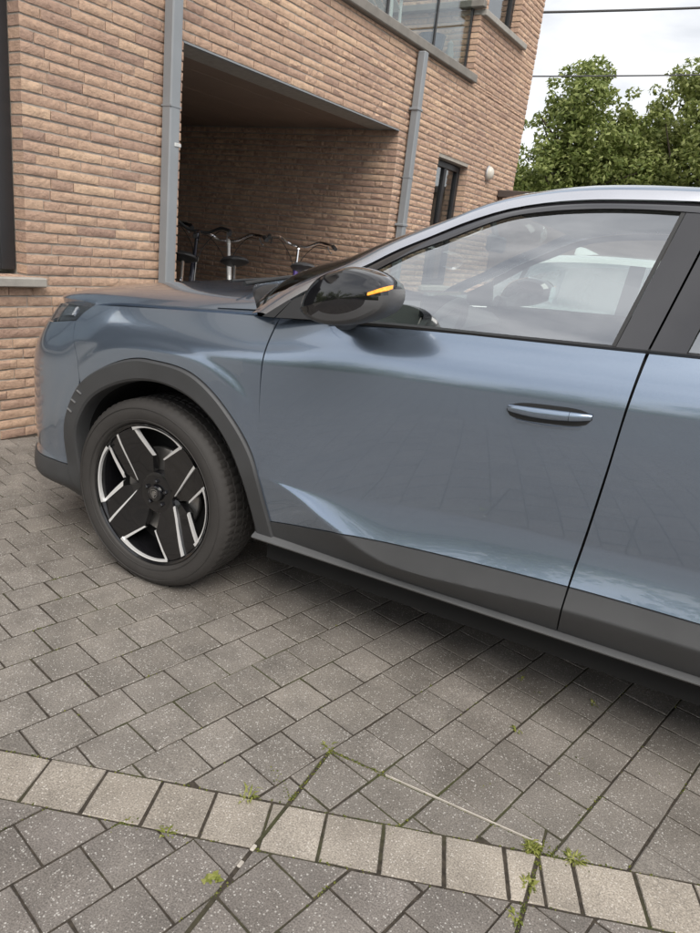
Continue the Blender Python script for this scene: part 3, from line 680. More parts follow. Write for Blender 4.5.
# door mirrors
MO = [(.666, 1.124), (.680, 1.166), (.718, 1.213), (.770, 1.238), (.809, 1.249), (.862, 1.245), (.903, 1.232), (.929, 1.211), (.934, 1.184), (.925, 1.157), (.895, 1.133), (.856, 1.114), (.799, 1.097), (.744, 1.092), (.700, 1.099), (.676, 1.112)]
mo = pline([(*p,) for p in MO + [MO[0]]])
for mir in (False, True):
    cx, cz = .800, 1.168; nS = 48
    stn = [(-.030, .74), (-.045, .90), (-.07, .98), (-.10, 1.0), (-.13, 1.0), (-.152, .985), (-.168, .945), (-.178, .885), (-.184, .80), (-.190, .55), (-.194, .28), (-.196, .0)]
    V = []; F = []; idx = []
    for y, s in stn:
        for k in range(nS):
            p = mo(k/nS); V.append((cx+(p.x-cx)*s, y + .03*(p.x-cx)*0, cz+(p.y-cz)*s))
    for i in range(len(stn)-1):
        for k in range(nS): F.append((i*nS+k, i*nS+(k+1) % nS, (i+1)*nS+(k+1) % nS, (i+1)*nS+k))
    def split(mat_fn):
        out_ = {}
        for f in F:
            c_ = [sum(V[i][a] for i in f)/4 for a in range(3)]; out_.setdefault(mat_fn(c_), []).append(f)
        return out_
    ln = spl((.66, 1.128), (.703, 1.139), (.783, 1.152), (.833, 1.170), (.887, 1.192), (.934, 1.214), (.96, 1.225)); ln2 = spl((.66, 1.108), (.70, 1.116), (.82, 1.136), (.888, 1.175), (.934, 1.205), (.96, 1.22))
    parts = split(lambda c_: 'mirror_cap' if c_[2] > ln(c_[0]) else ('mirror_band' if c_[2] > ln2(c_[0]) else 'mirror_housing'))
    root = None
    pm = DOOR_L if not mir else DOOR_R
    mroot = bpy.data.objects.new('door_mirror', None); link(mroot, CAR)
    for nm, mt in (('mirror_housing', 'mirror_grey'), ('mirror_cap', 'blackgloss'), ('mirror_band', 'blackgloss')):
        ff = parts.get(nm, []); used = sorted({i for f in ff for i in f}); mpv = {a: b for b, a in enumerate(used)}
        sub(nm, [V[i] for i in used], [tuple(mpv[i] for i in f) for f in ff], M[mt], mroot, mir, ang=22)
    # indicator strip lies on the shell
    def shell_y(x, z):
        dx, dz = x-cx, z-cz; best = None; a = math.atan2(dz, dx)
        rr = max(((mo(k/200).x-cx)*math.cos(a)+(mo(k/200).y-cz)*math.sin(a)) for k in range(200) if abs(math.atan2(mo(k/200).y-cz, mo(k/200).x-cx)-a) < .06)
        s = math.hypot(dx, dz)/rr
        for i in range(3, len(stn)-1):
            if stn[i][1] >= s >= stn[i+1][1]: return lerp(stn[i][0], stn[i+1][0], (stn[i][1]-s)/(stn[i][1]-stn[i+1][1]))
        return -.10
    top, bot = [], []
    for i in range(9):
        x = lerp(.880, .928, i/8); zc_ = lerp(1.190, 1.211, i/8); hw = lerp(.0032, .0052, i/8)
        top.append(Vector((x, shell_y(x, zc_)-.0065, zc_+hw))); bot.append(Vector((x, shell_y(x, zc_)-.0065, zc_-hw)))
    mb = MB().grid([[a+Vector((0, .006, .001)), a, b, b+Vector((0, .006, -.001))] for a, b in zip(top, bot)]); subm(mb, 'indicator', M['amber'], mroot, mir)
    # arm between door and shell, and the reflecting glass on the rear face
    mb = MB().tube([(.70, .055, 1.100), (.74, .0, 1.105), (.775, -.05, 1.125), (.79, -.08, 1.14)], [.042, .034, .034, .04], 14); subm(mb, 'mirror_arm', M['blackmatte'], mroot, mir)
    gp = [(cx+(.085 if not mir else .131), y, z) for y, z in [(-.05, 1.145), (-.09, 1.135), (-.12, 1.15), (-.135, 1.18), (-.125, 1.205), (-.10, 1.215), (-.055, 1.205)]]
    mb = MB().prism([(p[0]+(p[1]+.1)*-.1, p[1], p[2]) for p in gp], (.004, 0, 0)); subm(mb, 'mirror_glass', M['mirror'], mroot, mir)
    # door handles: flat black patch painting the pocket's shade, bar, end cap
    for dd, x0 in ((DOOR_L if not mir else DOOR_R, 1.231), (RDOOR_L if not mir else RDOOR_R, 2.06)):
        L = .217; zc_ = lambda u: lerp(.940, .957, u)
        cup = []
        for i in range(21):
            u = i/20; hw = .0225*math.sqrt(max(0, 1-(2*u-1)**4))*(1-.0*u)+.0005; r = []
            for j in range(9):
                v = 2*j/8-1; z = zc_(u)-.004+hw*v*1.05; r.append(side(x0+u*L, z, -.0012 + .0*(1-v*v)))
            cup.append(r)
        hd = subm(MB().grid(cup), 'handle_recess_shade', M['blackmatte'], dd, mir)
        bar = MB(); P = []
        for i in range(25):
            u = i/24; q = lerp(.02, .985, u); zz = zc_(q)+.004-.004*math.sin(math.pi*q); bo = .020*math.sin(math.pi*min(1, max(0, q)))**.45+.004; hw = .0125*math.sin(math.pi*lerp(.07, .95, u))**.38+.001
            r = []
            for k in range(13):
                a = math.pi*k/12; s0 = side(x0+q*L, zz+hw*math.cos(a), 0)
                r.append((s0[0], s0[1]-bo*(.35+.65*math.sin(a)**.5), zz-.002+hw*math.cos(a)))
            P.append(r)
        n = 18; bar.grid(P[:n+1]); subm(bar, 'door_handle', M['paint'], dd, mir, ang=70)
        subm(MB().grid([[Vector(p)+Vector((.0012, -.0006, 0)) for p in r] for r in P[n:]]), 'handle_cap', M['paint'], dd, mir, ang=70)
        lowr = MB().grid([[side(x0+lerp(.12, .9, i/12)*L, zc_(lerp(.12, .9, i/12))-.026-.006*math.sin(math.pi*i/12)-.008*v, -.0008-.002*(1-v)) for v in (0, .5, 1)] for i in range(13)])
        subm(lowr, 'handle_scoop', M['paint'], dd, mir)

# cabin
P = []
for j in range(25):
    y = lerp(.10, W-.10, j/24)
    P.append([(.20, y, 1.055), (.40, y, 1.075), (.58, y, 1.075), (.70, y, 1.055), (.745, y, 1.02), (.73, y, .93), (.68, y, .80), (.62, y, .5)])
subm(MB().grid(P), 'dashboard', M['interior'], CAR)
mb = MB().box((.66, .75, 1.06), (.69, 1.25, 1.16), .01); subm(mb, 'screen', M['blackgloss'], CAR)
Mx = Matrix.Translation((.845, .47, 1.02)) @ Matrix.Rotation(R_(24), 4, 'Y')
st = MB().tube([(0, .175*math.cos(a)*1.02, .155*math.sin(a)) for a in np.linspace(0, 2*math.pi, 49)], .015, 10, cap=False).xf(Mx); sw = subm(st, 'steering_wheel', M['interior'], CAR)
sp = MB().box((-.03, -.055, -.05), (.01, .055, .04), .015); sp.tube([(0, -.17, 0), (-.01, -.05, 0)], .014, 8); sp.tube([(0, .17, 0), (-.01, .05, 0)], .014, 8); sp.tube([(-.01, 0, -.04), (0, 0, -.15)], .014, 8); sp.xf(Mx); subm(sp, 'wheel_hub', M['satin'], sw)
mb = MB().box((.865, .80, 1.335), (.885, 1.02, 1.395), .02); mb.tube([(.87, .91, 1.39), (.84, .91, 1.46)], .012, 8); subm(mb, 'rear_view_mirror', M['interior'], CAR)
def rbox(a, b, bev): return MB().box(a, b, bev)
for y in (.27, 1.07):
    mb = rbox((.98, y, .55), (1.50, y+.48, .72), .06); s_ = subm(mb, 'seat', M['interior'], CAR, ang=60)
    V = []; pr = [(1.42, .66), (1.62, 1.15), (1.66, 1.24)]
    mb = MB().grid([[(lerp(1.42, 1.66, v) + (.10 if k in (2, 3) else 0), y + (.02 if k in (0, 3) else .46) + (1 if k in (0, 3) else -1)*.07*v**2, lerp(.66, 1.24, v)) for k in (0, 1, 2, 3, 0)] for v in np.linspace(0, 1, 8)]); subm(mb, 'backrest', M['interior'], s_, ang=60)
    mb = rbox((1.66, y+.12, 1.25), (1.76, y+.36, 1.40), .04); subm(mb, 'headrest', M['interior'], s_, ang=60)
mb = rbox((2.2, .25, .55), (2.5, W-.25, .75), .06); mb.box((2.45, .25, .7), (2.65, W-.25, 1.2), .07); subm(mb, 'rear_bench', M['interior'], CAR, ang=60)

# ------------------------------------------------------------------ ground, pavers
def pavermat(name, cols, speck, moss=.0):
    m, t, b = newmat(name)
    rv = randval(t); base = ramp(t, rv, [(0, cols[0]), (.45, cols[1]), (1, cols[2])])
    st = noise(t, 7, 6, .6, 'World'); base = mixc_(t, .55, base, ramp(t, st, [(.3, (.62, .60, .58)), (.7, (1.25, 1.22, 1.2))]), 'MULTIPLY')
    s2_ = noise(t, 1.7, 5, .6, 'World'); base = mixc_(t, .8, base, ramp(t, s2_, [(.3, (.72, .70, .68)), (.5, (1, 1, 1)), (.72, (1.14, 1.13, 1.1))]), 'MULTIPLY')
    fine = noise(t, 260, 3, .6, 'World'); base = mixc_(t, .7, base, ramp(t, fine, [(.3, (.42, .41, .40)), (.7, (1.6, 1.57, 1.53))]), 'MULTIPLY')
    ge = N(t, 'ShaderNodeNewGeometry'); vo = N(t, 'ShaderNodeTexVoronoi'); vo.inputs['Scale'].default_value = 210; vo.inputs['Randomness'].default_value = 1.0
    t.links.new(ge.outputs['Position'], vo.inputs['Vector'])
    sz = N(t, 'ShaderNodeSeparateColor'); t.links.new(vo.outputs['Color'], sz.inputs[0])
    gt = N(t, 'ShaderNodeMath', operation='GREATER_THAN'); gt.inputs[1].default_value = 1-speck[1]; t.links.new(sz.outputs[0], gt.inputs[0])
    lt = N(t, 'ShaderNodeMath', operation='LESS_THAN'); lt.inputs[1].default_value = .0; t.links.new(vo.outputs['Distance'], lt.inputs[0]); ss_ = N(t, 'ShaderNodeMath', operation='MULTIPLY'); ss_.inputs[1].default_value = .5; t.links.new(sz.outputs[1], ss_.inputs[0]); t.links.new(ss_.outputs[0], lt.inputs[1])
    mm = N(t, 'ShaderNodeMath', operation='MULTIPLY'); t.links.new(gt.outputs[0], mm.inputs[0]); t.links.new(lt.outputs[0], mm.inputs[1])
    m8 = N(t, 'ShaderNodeMath', operation='MULTIPLY'); m8.inputs[1].default_value = .7; t.links.new(mm.outputs[0], m8.inputs[0]); base = mixc_(t, m8.outputs[0], base, speck[0])
    t.links.new(base, b.inputs['Base Color']); b.inputs['Roughness'].default_value = .88; b.inputs['Specular IOR Level'].default_value = .3
    bump(t, b, fine, .5, .003); return m
M['paver'] = pavermat('concrete_paver', [(.172, .160, .147), (.194, .181, .166), (.217, .202, .186)], ((.50, .48, .45), .34))
M['paver_low'] = pavermat('concrete_paver_outer', [(.152, .141, .132), (.172, .159, .149), (.192, .177, .166)], ((.48, .46, .43), .34))
M['paver_light'] = pavermat('pale_concrete_paver', [(.235, .215, .190), (.28, .256, .226), (.325, .297, .262)], ((.55, .51, .46), .30))
# joint bed: earth with moss; far away it turns into the same paving as a printed grid
m, t, b = newmat('joint_bed')
nz = noise(t, 2.2, 6, .6, 'World'); n2 = noise(t, 60, 4, .6, 'World')
earth = ramp(t, n2, [(.3, (.018, .014, .010)), (.7, (.060, .048, .035))])
earth = mixc_(t, ramp(t, nz, [(.52, (0, 0, 0)), (.66, (.8, .8, .8))]), earth, (.052, .058, .016))
ge = N(t, 'ShaderNodeNewGeometry'); mpn = N(t, 'ShaderNodeMapping'); mpn.inputs['Rotation'].default_value = (0, 0, R_(-80)); t.links.new(ge.outputs['Position'], mpn.inputs[0])
bt = N(t, 'ShaderNodeTexBrick'); bt.inputs['Color1'].default_value = (.125, .113, .104, 1); bt.inputs['Color2'].default_value = (.16, .145, .132, 1); bt.inputs['Mortar'].default_value = (.04, .033, .026, 1)
bt.inputs['Scale'].default_value = 1; bt.inputs['Brick Width'].default_value = .145; bt.inputs['Row Height'].default_value = .1446; bt.inputs['Mortar Size'].default_value = .004
t.links.new(mpn.outputs[0], bt.inputs['Vector'])
sx = N(t, 'ShaderNodeSeparateXYZ'); t.links.new(ge.outputs['Position'], sx.inputs[0])
def rng(o_, a, c_):
    g1_ = N(t, 'ShaderNodeMath', operation='GREATER_THAN'); g1_.inputs[1].default_value = a; l1_ = N(t, 'ShaderNodeMath', operation='LESS_THAN'); l1_.inputs[1].default_value = c_
    t.links.new(sx.outputs[o_], g1_.inputs[0]); t.links.new(sx.outputs[o_], l1_.inputs[0]); mu = N(t, 'ShaderNodeMath', operation='MULTIPLY'); t.links.new(g1_.outputs[0], mu.inputs[0]); t.links.new(l1_.outputs[0], mu.inputs[1]); return mu.outputs[0]
mu = N(t, 'ShaderNodeMath', operation='MULTIPLY'); t.links.new(rng(0, -1.95, 3.35), mu.inputs[0]); t.links.new(rng(1, -2.85, 2.55), mu.inputs[1])
t.links.new(mixc_(t, mu.outputs[0], bt.outputs[0], earth), b.inputs['Base Color']); b.inputs['Roughness'].default_value = .95
bump(t, b, n2, .6, .004); M['bed'] = m
S = 90
YARD = obj('paved_yard', [(-S, -S, -.0026), (S, -S, -.0026), (S, S, -.0026), (-S, S, -.0026)], [(0, 1, 2, 3)], M['bed'], sm=False); tag(YARD, kind='structure')

def clip(poly, n, d, keep_gt=True):      # convex polygon against n.p > d (or <)
    sgn = 1 if keep_gt else -1; o = []; L = len(poly)
    for i in range(L):
        p, q = poly[i], poly[(i+1) % L]; a = sgn*(n[0]*p[0]+n[1]*p[1]-d); c_ = sgn*(n[0]*q[0]+n[1]*q[1]-d)
        if a >= 0: o.append(p)
        if (a >= 0) != (c_ >= 0):
            s_ = a/(a-c_); o.append((p[0]+(q[0]-p[0])*s_, p[1]+(q[1]-p[1])*s_))
    return o
def area(p): return .5*abs(sum(p[i][0]*p[(i+1) % len(p)][1]-p[(i+1) % len(p)][0]*p[i][1] for i in range(len(p))))
TA = R_(80); es = (math.cos(TA), math.sin(TA)); en = (math.sin(TA), -math.cos(TA))
BD = (.9026, .4305); BN = (-.4305, .9026); BU, BL = -.909, -1.050
CA = R_(6.8); ca = (math.cos(CA), math.sin(CA)); cb = (math.sin(CA), -math.cos(CA)); CC = (1.048, -.272); CW = .572; CD = .80
def dot2(a, b): return a[0]*b[0]+a[1]*b[1]
cov = [(ca, dot2(ca, CC)), (ca, dot2(ca, CC)+CW), (cb, dot2(cb, CC)), (cb, dot2(cb, CC)+CD)]
gp_ = .0042
def cuts(poly):                           # pieces of a paver cut by the four edges of the access cover
    ins = poly
    for (n, d), g in zip(cov, (True, False, True, False)): ins = clip(ins, n, d+(gp_ if g else -gp_), g) if ins else []
    if len(ins) < 3 or area(ins) < 1e-6: return [poly]
    res = [ins]
    rest = poly
    for (n, d), g in zip(cov, (True, False, True, False)):
        o = clip(rest, n, d-(gp_ if g else -gp_), not g)
        if o: res.append(o)
        rest = clip(rest, n, d, g)
        if not rest: break
    return [r for r in res if len(r) >= 3 and area(r) > 2.2e-4]
pieces = []
rs = random.Random(3)
for k in range(-26, 24):
    n0 = .645 + k*.1446; n1 = n0+.1446
    o_ = (-.435 + (.42 if k % 2 else 0)*.1452 + rs.uniform(-.018, .018))
    for j in range(-24, 30):
        s0 = o_ + j*.1452; s1 = s0+.1452
        ctr = (es[0]*(s0+s1)/2+en[0]*(n0+n1)/2, es[1]*(s0+s1)/2+en[1]*(n0+n1)/2)
        if not (-1.86 < ctr[0] < 3.4 and -2.9 < ctr[1] < 2.6): continue
        q = lambda s, n: (es[0]*s+en[0]*n+rs.uniform(-.0012, .0012), es[1]*s+en[1]*n+rs.uniform(-.0012, .0012))
        h = rs.uniform(.0010, .0020); poly = [q(s0+h, n0+h), q(s0+h, n1-h), q(s1-h, n1-h), q(s1-h, n0+h)]
        for part, mt in ((clip(poly, BN, BU+.003), 'paver'), (clip(poly, BN, BL-.003, False), 'paver_low')):
            if len(part) >= 3 and area(part) > 3e-4:
                for c_ in cuts(part): pieces.append((c_, mt))
bj = [-1.56, -1.418, -1.275, -1.132, -.99, -.848, -.705, -.562, -.42, -.277, -.133, .010, .153, .300, .444, .583, .720, .855, .994, 1.1375, 1.279, 1.360, 1.437, 1.578, 1.711, 1.853, 1.996, 2.138, 2.28, 2.423, 2.566, 2.708, 2.85]
for a, c_ in zip(bj[:-1], bj[1:]):
    h = .0028; q = lambda s, n: (BD[0]*s+BN[0]*n+rs.uniform(-.0015, .0015), BD[1]*s+BN[1]*n+rs.uniform(-.0015, .0015))
    poly = [q(a+h, BL+.001), q(c_-h, BL+.001), q(c_-h, BU-.001), q(a+h, BU-.001)]
    for r in cuts(poly): pieces.append((r, 'paver_light'))
def rough_edge(poly):
    o = []; L = len(poly); cx = sum(p[0] for p in poly)/L; cy = sum(p[1] for p in poly)/L
    for i in range(L):
        a, c_ = poly[i], poly[(i+1) % L]; o.append((lerp(a[0], cx, rs.uniform(.0, .022)), lerp(a[1], cy, rs.uniform(.0, .022))))
        l_ = math.hypot(a[0]-c_[0], a[1]-c_[1])
        for u in ((.25, .5, .75) if l_ > .09 else ((.5,) if l_ > .04 else ())):
            u += rs.uniform(-.08, .08); k_ = rs.uniform(0, .013)*(2.4 if rs.random() < .07 else 1); x, y = lerp(a[0], c_[0], u), lerp(a[1], c_[1], u); o.append((lerp(x, cx, k_), lerp(y, cy, k_)))
    return o
def paver_geo(poly, z, tilt):
    L = len(poly); cx = sum(p[0] for p in poly)/L; cy = sum(p[1] for p in poly)/L
    if sum(poly[i][0]*poly[(i+1) % L][1]-poly[(i+1) % L][0]*poly[i][1] for i in range(L)) < 0: poly = poly[::-1]
    poly = rough_edge(poly); L = len(poly)
    r_ = max(.02, math.sqrt(area(poly))); kk = 1-.0052/r_; k2 = 1-.0014/r_
    zt_ = lambda x, y: z + tilt[0]*(x-cx) + tilt[1]*(y-cy)
    V = [((x-cx)*kk+cx, (y-cy)*kk+cy, zt_(x, y)) for x, y in poly] + [((x-cx)*k2+cx, (y-cy)*k2+cy, zt_(x, y)-.0022) for x, y in poly] + [(x, y, zt_(x, y)-.0060) for x, y in poly] + [(x, y, -.03) for x, y in poly]
    F = [tuple(range(L))]
    for rI in range(3):
        for i in range(L): F.append((rI*L+i, (rI+1)*L+i, (rI+1)*L+(i+1) % L, rI*L+(i+1) % L))
    return V, F
def pscore(p):
    pr_ = [proj((*q, 0)) for q in p]
    if any(a is None for a in pr_): return 0
    c_ = (sum(a[0] for a in pr_)/len(pr_), sum(a[1] for a in pr_)/len(pr_))
    if not (-20 < c_[0] < 720 and 430 < c_[1] < 955): return 0
    # hidden under the car
    ctr = (sum(q[0] for q in p)/len(p), sum(q[1] for q in p)/len(p)); yc = -math.sin(R_(6))*ctr[0]+math.cos(R_(6))*ctr[1]
    if yc > .75: return 0
    return area([(a[0], a[1]) for a in pr_])
pieces = [(pscore(p), p, mt) for p, mt in pieces]
pieces.sort(key=lambda a: -a[0])
rest = {}
npv = 0
for sc_, p, mt in pieces:
    z = max(-.0008, min(.0016, rs.gauss(.0003, .0007))); tl = (max(-.008, min(.008, rs.gauss(0, .0045))), max(-.008, min(.008, rs.gauss(0, .0045)))); V, F = paver_geo(p, z, tl)
    if sc_ > 0 and (mt == 'paver_light' or npv < 285):
        L = len(p); cx = sum(q[0] for q in p)/L; cy = sum(q[1] for q in p)/L
        o = obj('band_paver' if mt == 'paver_light' else 'paver', [(v[0]-cx, v[1]-cy, v[2]) for v in V], F, M[mt], YARD, ang=12); o.location = (cx, cy, 0)
        if mt != 'paver_light': npv += 1
    else: rest.setdefault(mt, MB()).add(V, F)
for mt, mb in rest.items():
    tag(mb.build('paver_field', M[mt], YARD, ang=12), kind='stuff')

# access cover: thin steel edging let into the paving
COVER = tag(empty('access_cover_frame', (CC[0], CC[1], 0), CA), 'rectangular inspection cover edged by a thin steel strip across the pale paver band', 'access cover')
def strip(a, b_, mt, hz=.0015):
    mb = MB(); mb.box((min(a[0], b_[0])-.0016, min(a[1], b_[1])-.0016, -.02), (max(a[0], b_[0])+.0016, max(a[1], b_[1])+.0016, hz), .0008); return mb.build('edge_strip', M[mt], COVER)
M['rusty'] = mk('weathered_steel_edge', (.20, .175, .15), .7, metal=.3, var=.5, scale=40)
M['pale_strip'] = mk('galvanised_edge', (.46, .42, .37), .6, metal=.1, var=.5, scale=30)
strip((.165, 0), (CW, 0), 'pale_strip', .003); strip((0.004, 0), (.160, 0), 'rusty', -.002)
strip((0, -.004), (0, -.50), 'rusty', -.003); strip((CW, -.004), (CW, -CD), 'rusty', -.004); strip((.004, -CD), (CW-.004, -CD), 'rusty', -.003)
for k_ in (.36, .41):
    mb = MB().box((-.006, -k_-.018, -.02), (.004, -k_, .0012), .002); mb.build('lifting_lug', M['pale_strip'], COVER)

# moss in the joints (nobody could count it) and the weeds one can point at
def leafmat(name, c0, c1, c2, tr=.35):
    m = bpy.data.materials.new(name); m.use_nodes = True; t = m.node_tree; t.nodes.clear()
    o = N(t, 'ShaderNodeOutputMaterial'); d = N(t, 'ShaderNodeBsdfPrincipled'); d.inputs['Roughness'].default_value = .55; d.inputs['Specular IOR Level'].default_value = .35
    tr_ = N(t, 'ShaderNodeBsdfTranslucent'); mx = N(t, 'ShaderNodeMixShader'); mx.inputs[0].default_value = tr
    c_ = ramp(t, randval(t), [(0, c0), (.55, c1), (1, c2)]); t.links.new(c_, d.inputs['Base Color']); t.links.new(c_, tr_.inputs[0])
    t.links.new(d.outputs[0], mx.inputs[1]); t.links.new(tr_.outputs[0], mx.inputs[2]); t.links.new(mx.outputs[0], o.inputs[0]); return m
M['moss'] = leafmat('moss', (.045, .060, .012), (.11, .125, .022), (.19, .19, .035), .15)
M['weed'] = leafmat('weed_leaf', (.13, .15, .03), (.22, .24, .05), (.33, .33, .11), .25)
def blade(mb, base, d, up, L, wd):
    d = Vector(d).normalized(); s_ = d.cross(Vector((0, 0, 1))).normalized()*wd; b0 = Vector(base)
    p1 = b0+d*L*.5+Vector((0, 0, up*L*.55)); p2 = b0+d*L+Vector((0, 0, up*L*.5))
    mb.add([b0-s_*.35, b0+s_*.35, p1+s_, p1-s_, p2], [(0, 1, 2, 3), (3, 2, 4)])
mm = MB(); rr = random.Random(11)
def mossline(a, b_, n, wd, hgt=.006, dens=1):
    for i in range(n):
        u = rr.random(); x = lerp(a[0], b_[0], u)+rr.gauss(0, wd); y = lerp(a[1], b_[1], u)+rr.gauss(0, wd)
        for k in range(3):
            an = rr.uniform(0, 6.28); blade(mm, (x, y, -.007), (math.cos(an), math.sin(an), 0), rr.uniform(.4, 1.6), rr.uniform(.004, .010), rr.uniform(.0012, .0028))
def cw(u, v): return (CC[0]+ca[0]*u+cb[0]*v, CC[1]+ca[1]*u+cb[1]*v)
mossline(cw(0, 0), cw(.19, 0), 190, .0045); mossline(cw(.18, 0), cw(.55, .004), 60, .004); mossline(cw(0, 0), cw(0, .22), 110, .0035); mossline(cw(-.02, -.005), cw(.05, .0), 120, .010)
mossline(cw(.53, .005), cw(.585, .01), 170, .014); mossline(cw(.585, .012), cw(.67, -.005), 150, .011); mossline(cw(CW, .05), cw(CW, .33), 190, .006); mossline(cw(-.10, .14), cw(.0, .20), 130, .007)
for s0 in np.arange(-.1, 1.9, .06):
    n_ = rr.randint(2, 16); mossline((BD[0]*s0+BN[0]*BU, BD[1]*s0+BN[1]*BU), (BD[0]*(s0+.06)+BN[0]*BU, BD[1]*(s0+.06)+BN[1]*BU), n_, .0022)
    n_ = rr.randint(0, 8); mossline((BD[0]*s0+BN[0]*BL, BD[1]*s0+BN[1]*BL), (BD[0]*(s0+.06)+BN[0]*BL, BD[1]*(s0+.06)+BN[1]*BL), n_, .0022)
mossline((.815, -.79), (.83, -.765), 90, .008)
for mx_, my_ in ((1.328, .476), (1.422, .392), (1.531, .295), (1.31, .266), (1.585, .071), (1.435, -.115), (1.567, .6), (1.687, .041), (1.62, .17), (1.21, .05), (1.80, .25), (1.12, .18), (.42, -.62), (.35, -.50)):
    mossline((mx_-.015, my_-.012), (mx_+.015, my_+.012), 34, .004)
for k in range(-6, 10):
    for q in range(3):
        n0 = .645+k*.1446; s0 = rr.uniform(-.9, 1.0); l_ = rr.uniform(.04, .18); f_ = lambda s: (es[0]*s+en[0]*n0, es[1]*s+en[1]*n0)
        mossline(f_(s0), f_(s0+l_), rr.randint(4, 22), .002)
tag(mm.build('joint_moss', M['moss'], sm=False), 'green moss and tiny seedlings filling the joints between pavers', 'moss', kind='stuff')
def weed(loc, n, L, label, wd=.004, up=.5):
    mb = MB(); rw = random.Random(label)
    for i in range(n):
        an = rw.uniform(0, 6.28); blade(mb, (rw.gauss(0, L*.18), rw.gauss(0, L*.18), -.006), (math.cos(an), math.sin(an), 0), rw.uniform(up*.3, up*1.7), rw.uniform(.5, 1.1)*L, wd*rw.uniform(.6, 1.3))
    o = mb.build('weed', M['weed'], sm=False); o.location = (*loc, 0); tag(o, label, 'weed', 'weeds growing in the paving joints'); return o
weed((1.078, -.755), 26, .024, 'bright leafy weed at the lower left corner of the steel-edged cover', .007, .7)
weed((.987, -.537), 22, .034, 'straw-green weed tuft on the upper edge of the pale paver band', .0022, .9)
weed((.912, -.728), 18, .030, 'small starry weed on the lower edge of the pale paver band', .0022, .5)
weed((1.600, -.232), 90, .025, 'thick yellow-green weed clump at the right corner of the steel-edged cover', .0026, .8)
weed((1.690, -.195), 60, .030, 'low moss-like weed running right from the clump along the pale band', .0022, .5)
weed((1.625, -.330), 34, .026, 'weed inside the narrow gap crossing the pale paver band', .0035, .7)
weed((1.632, -.425), 26, .024, 'weed in the paving gap just below the pale paver band', .0035, .7)
weed((1.575, .452), 14, .024, 'tiny weed under the rear door, nearest the sill', .0035, .7)
weed((1.425, .155), 14, .026, 'small weed in a joint below the front door cladding', .003, .7)
weed((1.345, .42), 10, .022, 'tiny weed in a joint under the front door sill', .003, .7)
weed((-.30, .18), 24, .040, 'green weed on the paving below the front bumper corner', .004, .6)
weed((1.035, -.262), 30, .026, 'mossy weed at the upper corner of the steel-edged cover', .003, .5)

# ------------------------------------------------------------------ the brick building
M['mortar'] = mk('grey_mortar', (.36, .33, .29), .95, var=.25, scale=20, bump=.4, bscale=200)
m, t, b = newmat('rock_faced_brick')
rv = randval(t); c_ = ramp(t, rv, [(0, (.41, .282, .222)), (.25, (.49, .338, .258)), (.5, (.585, .410, .298)), (.75, (.52, .360, .270)), (1, (.66, .475, .338))])
sp_ = noise(t, 26, 6, .65, 'World'); c_ = mixc_(t, .42, c_, ramp(t, sp_, [(.3, (.55, .50, .50)), (.52, (1, 1, 1)), (.75, (1.35, 1.3, 1.2))]), 'MULTIPLY')
bigp = noise(t, .7, 4, .5, 'World'); c_ = mixc_(t, .5, c_, ramp(t, bigp, [(.35, (.78, .74, .76)), (.65, (1.12, 1.1, 1.05))]), 'MULTIPLY')
t.links.new(c_, b.inputs['Base Color']); b.inputs['Roughness'].default_value = .92; b.inputs['Specular IOR Level'].default_value = .2
bump(t, b, noise(t, 55, 8, .72, 'World'), 1.0, .012); M['brick'] = m
M['anthracite'] = mk('anthracite_window_frame', (.022, .022, .024), .4, var=.1)
M['stone_sill'] = mk('bluestone_sill', (.33, .31, .28), .8, var=.3, scale=14, bump=.3, bscale=90)
M['coping'] = mk('concrete_coping', (.20, .185, .165), .85, var=.35, scale=9, bump=.3, bscale=80)
M['zinc'] = mk('grey_painted_downpipe', (.235, .25, .265), .5, var=.12, scale=4, bump=.05)
M['zinc2'] = mk('zinc_clip', (.6, .6, .58), .4, metal=.4)
M['ceiling'] = mk('brown_ceiling_board', (.24, .175, .135), .75, var=.2, scale=3)
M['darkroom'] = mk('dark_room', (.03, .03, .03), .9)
M['curtain'] = mk('white_curtain', (.72, .72, .70), .9, var=.06)
M['concrete'] = mk('concrete_slab', (.22, .21, .19), .9, var=.15, bump=.3)
XW = -1.89
BLD = tag(empty('brick_building', (XW, 0, 0)), 'two-storey tan brick building with open bicycle passage and glass-fronted terrace', 'building')
BLD_L = lambda p: (p[0]-XW, p[1], p[2])
def bpart(mb, name, mat, par=None, **k):
    par = par or BLD; mb.V = [BLD_L(v) for v in mb.V]; return mb.build(name, mat, par, **k)
OY0, OY1, OZ = 1.92, 4.75, 2.40
# mortar backing, 9 mm behind the brick faces
xb, xk = XW-.0085, XW-.32
WALLF = MB()
for y0, y1, z0, z1 in ((-4, .80, -.1, .93), (-4, .80, 2.75, 3.15), (.80, OY0-.003, -.1, 3.15), (OY0-.003, OY1+.008, OZ+.008, 3.15), (OY1+.008, 5.66, -.1, 3.15), (5.66, 6.46, -.1, .94), (5.66, 6.46, 2.315, 3.15), (6.46, 7.99, -.1, 3.15),
                       (6.21, 7.99, 3.15, 3.80), (6.21, 6.35, 3.80, 5.2), (7.29, 7.99, 3.80, 5.2), (6.21, 7.99, 5.2, 6.6)):
    WALLF.box((xk, y0, z0), (xb, y1, z1))
FAC = bpart(WALLF, 'front_wall', M['mortar'], sm=False)
PW = bpart(MB().box((-8.2, OY1+.009, -.1), (xk, OY1+.25, 2.6)), 'passage_wall', M['mortar'], sm=False)
mb = MB().box((-8.4, OY0-.25, -.1), (xk, OY0, 2.6)); bpart(mb, 'passage_wall', M['mortar'], sm=False).hide_render = False
bpart(MB().box((-8.5, OY0-.2, -.1), (-8.2, OY1+.2, 2.6)), 'passage_end_wall', M['mortar'], sm=False)
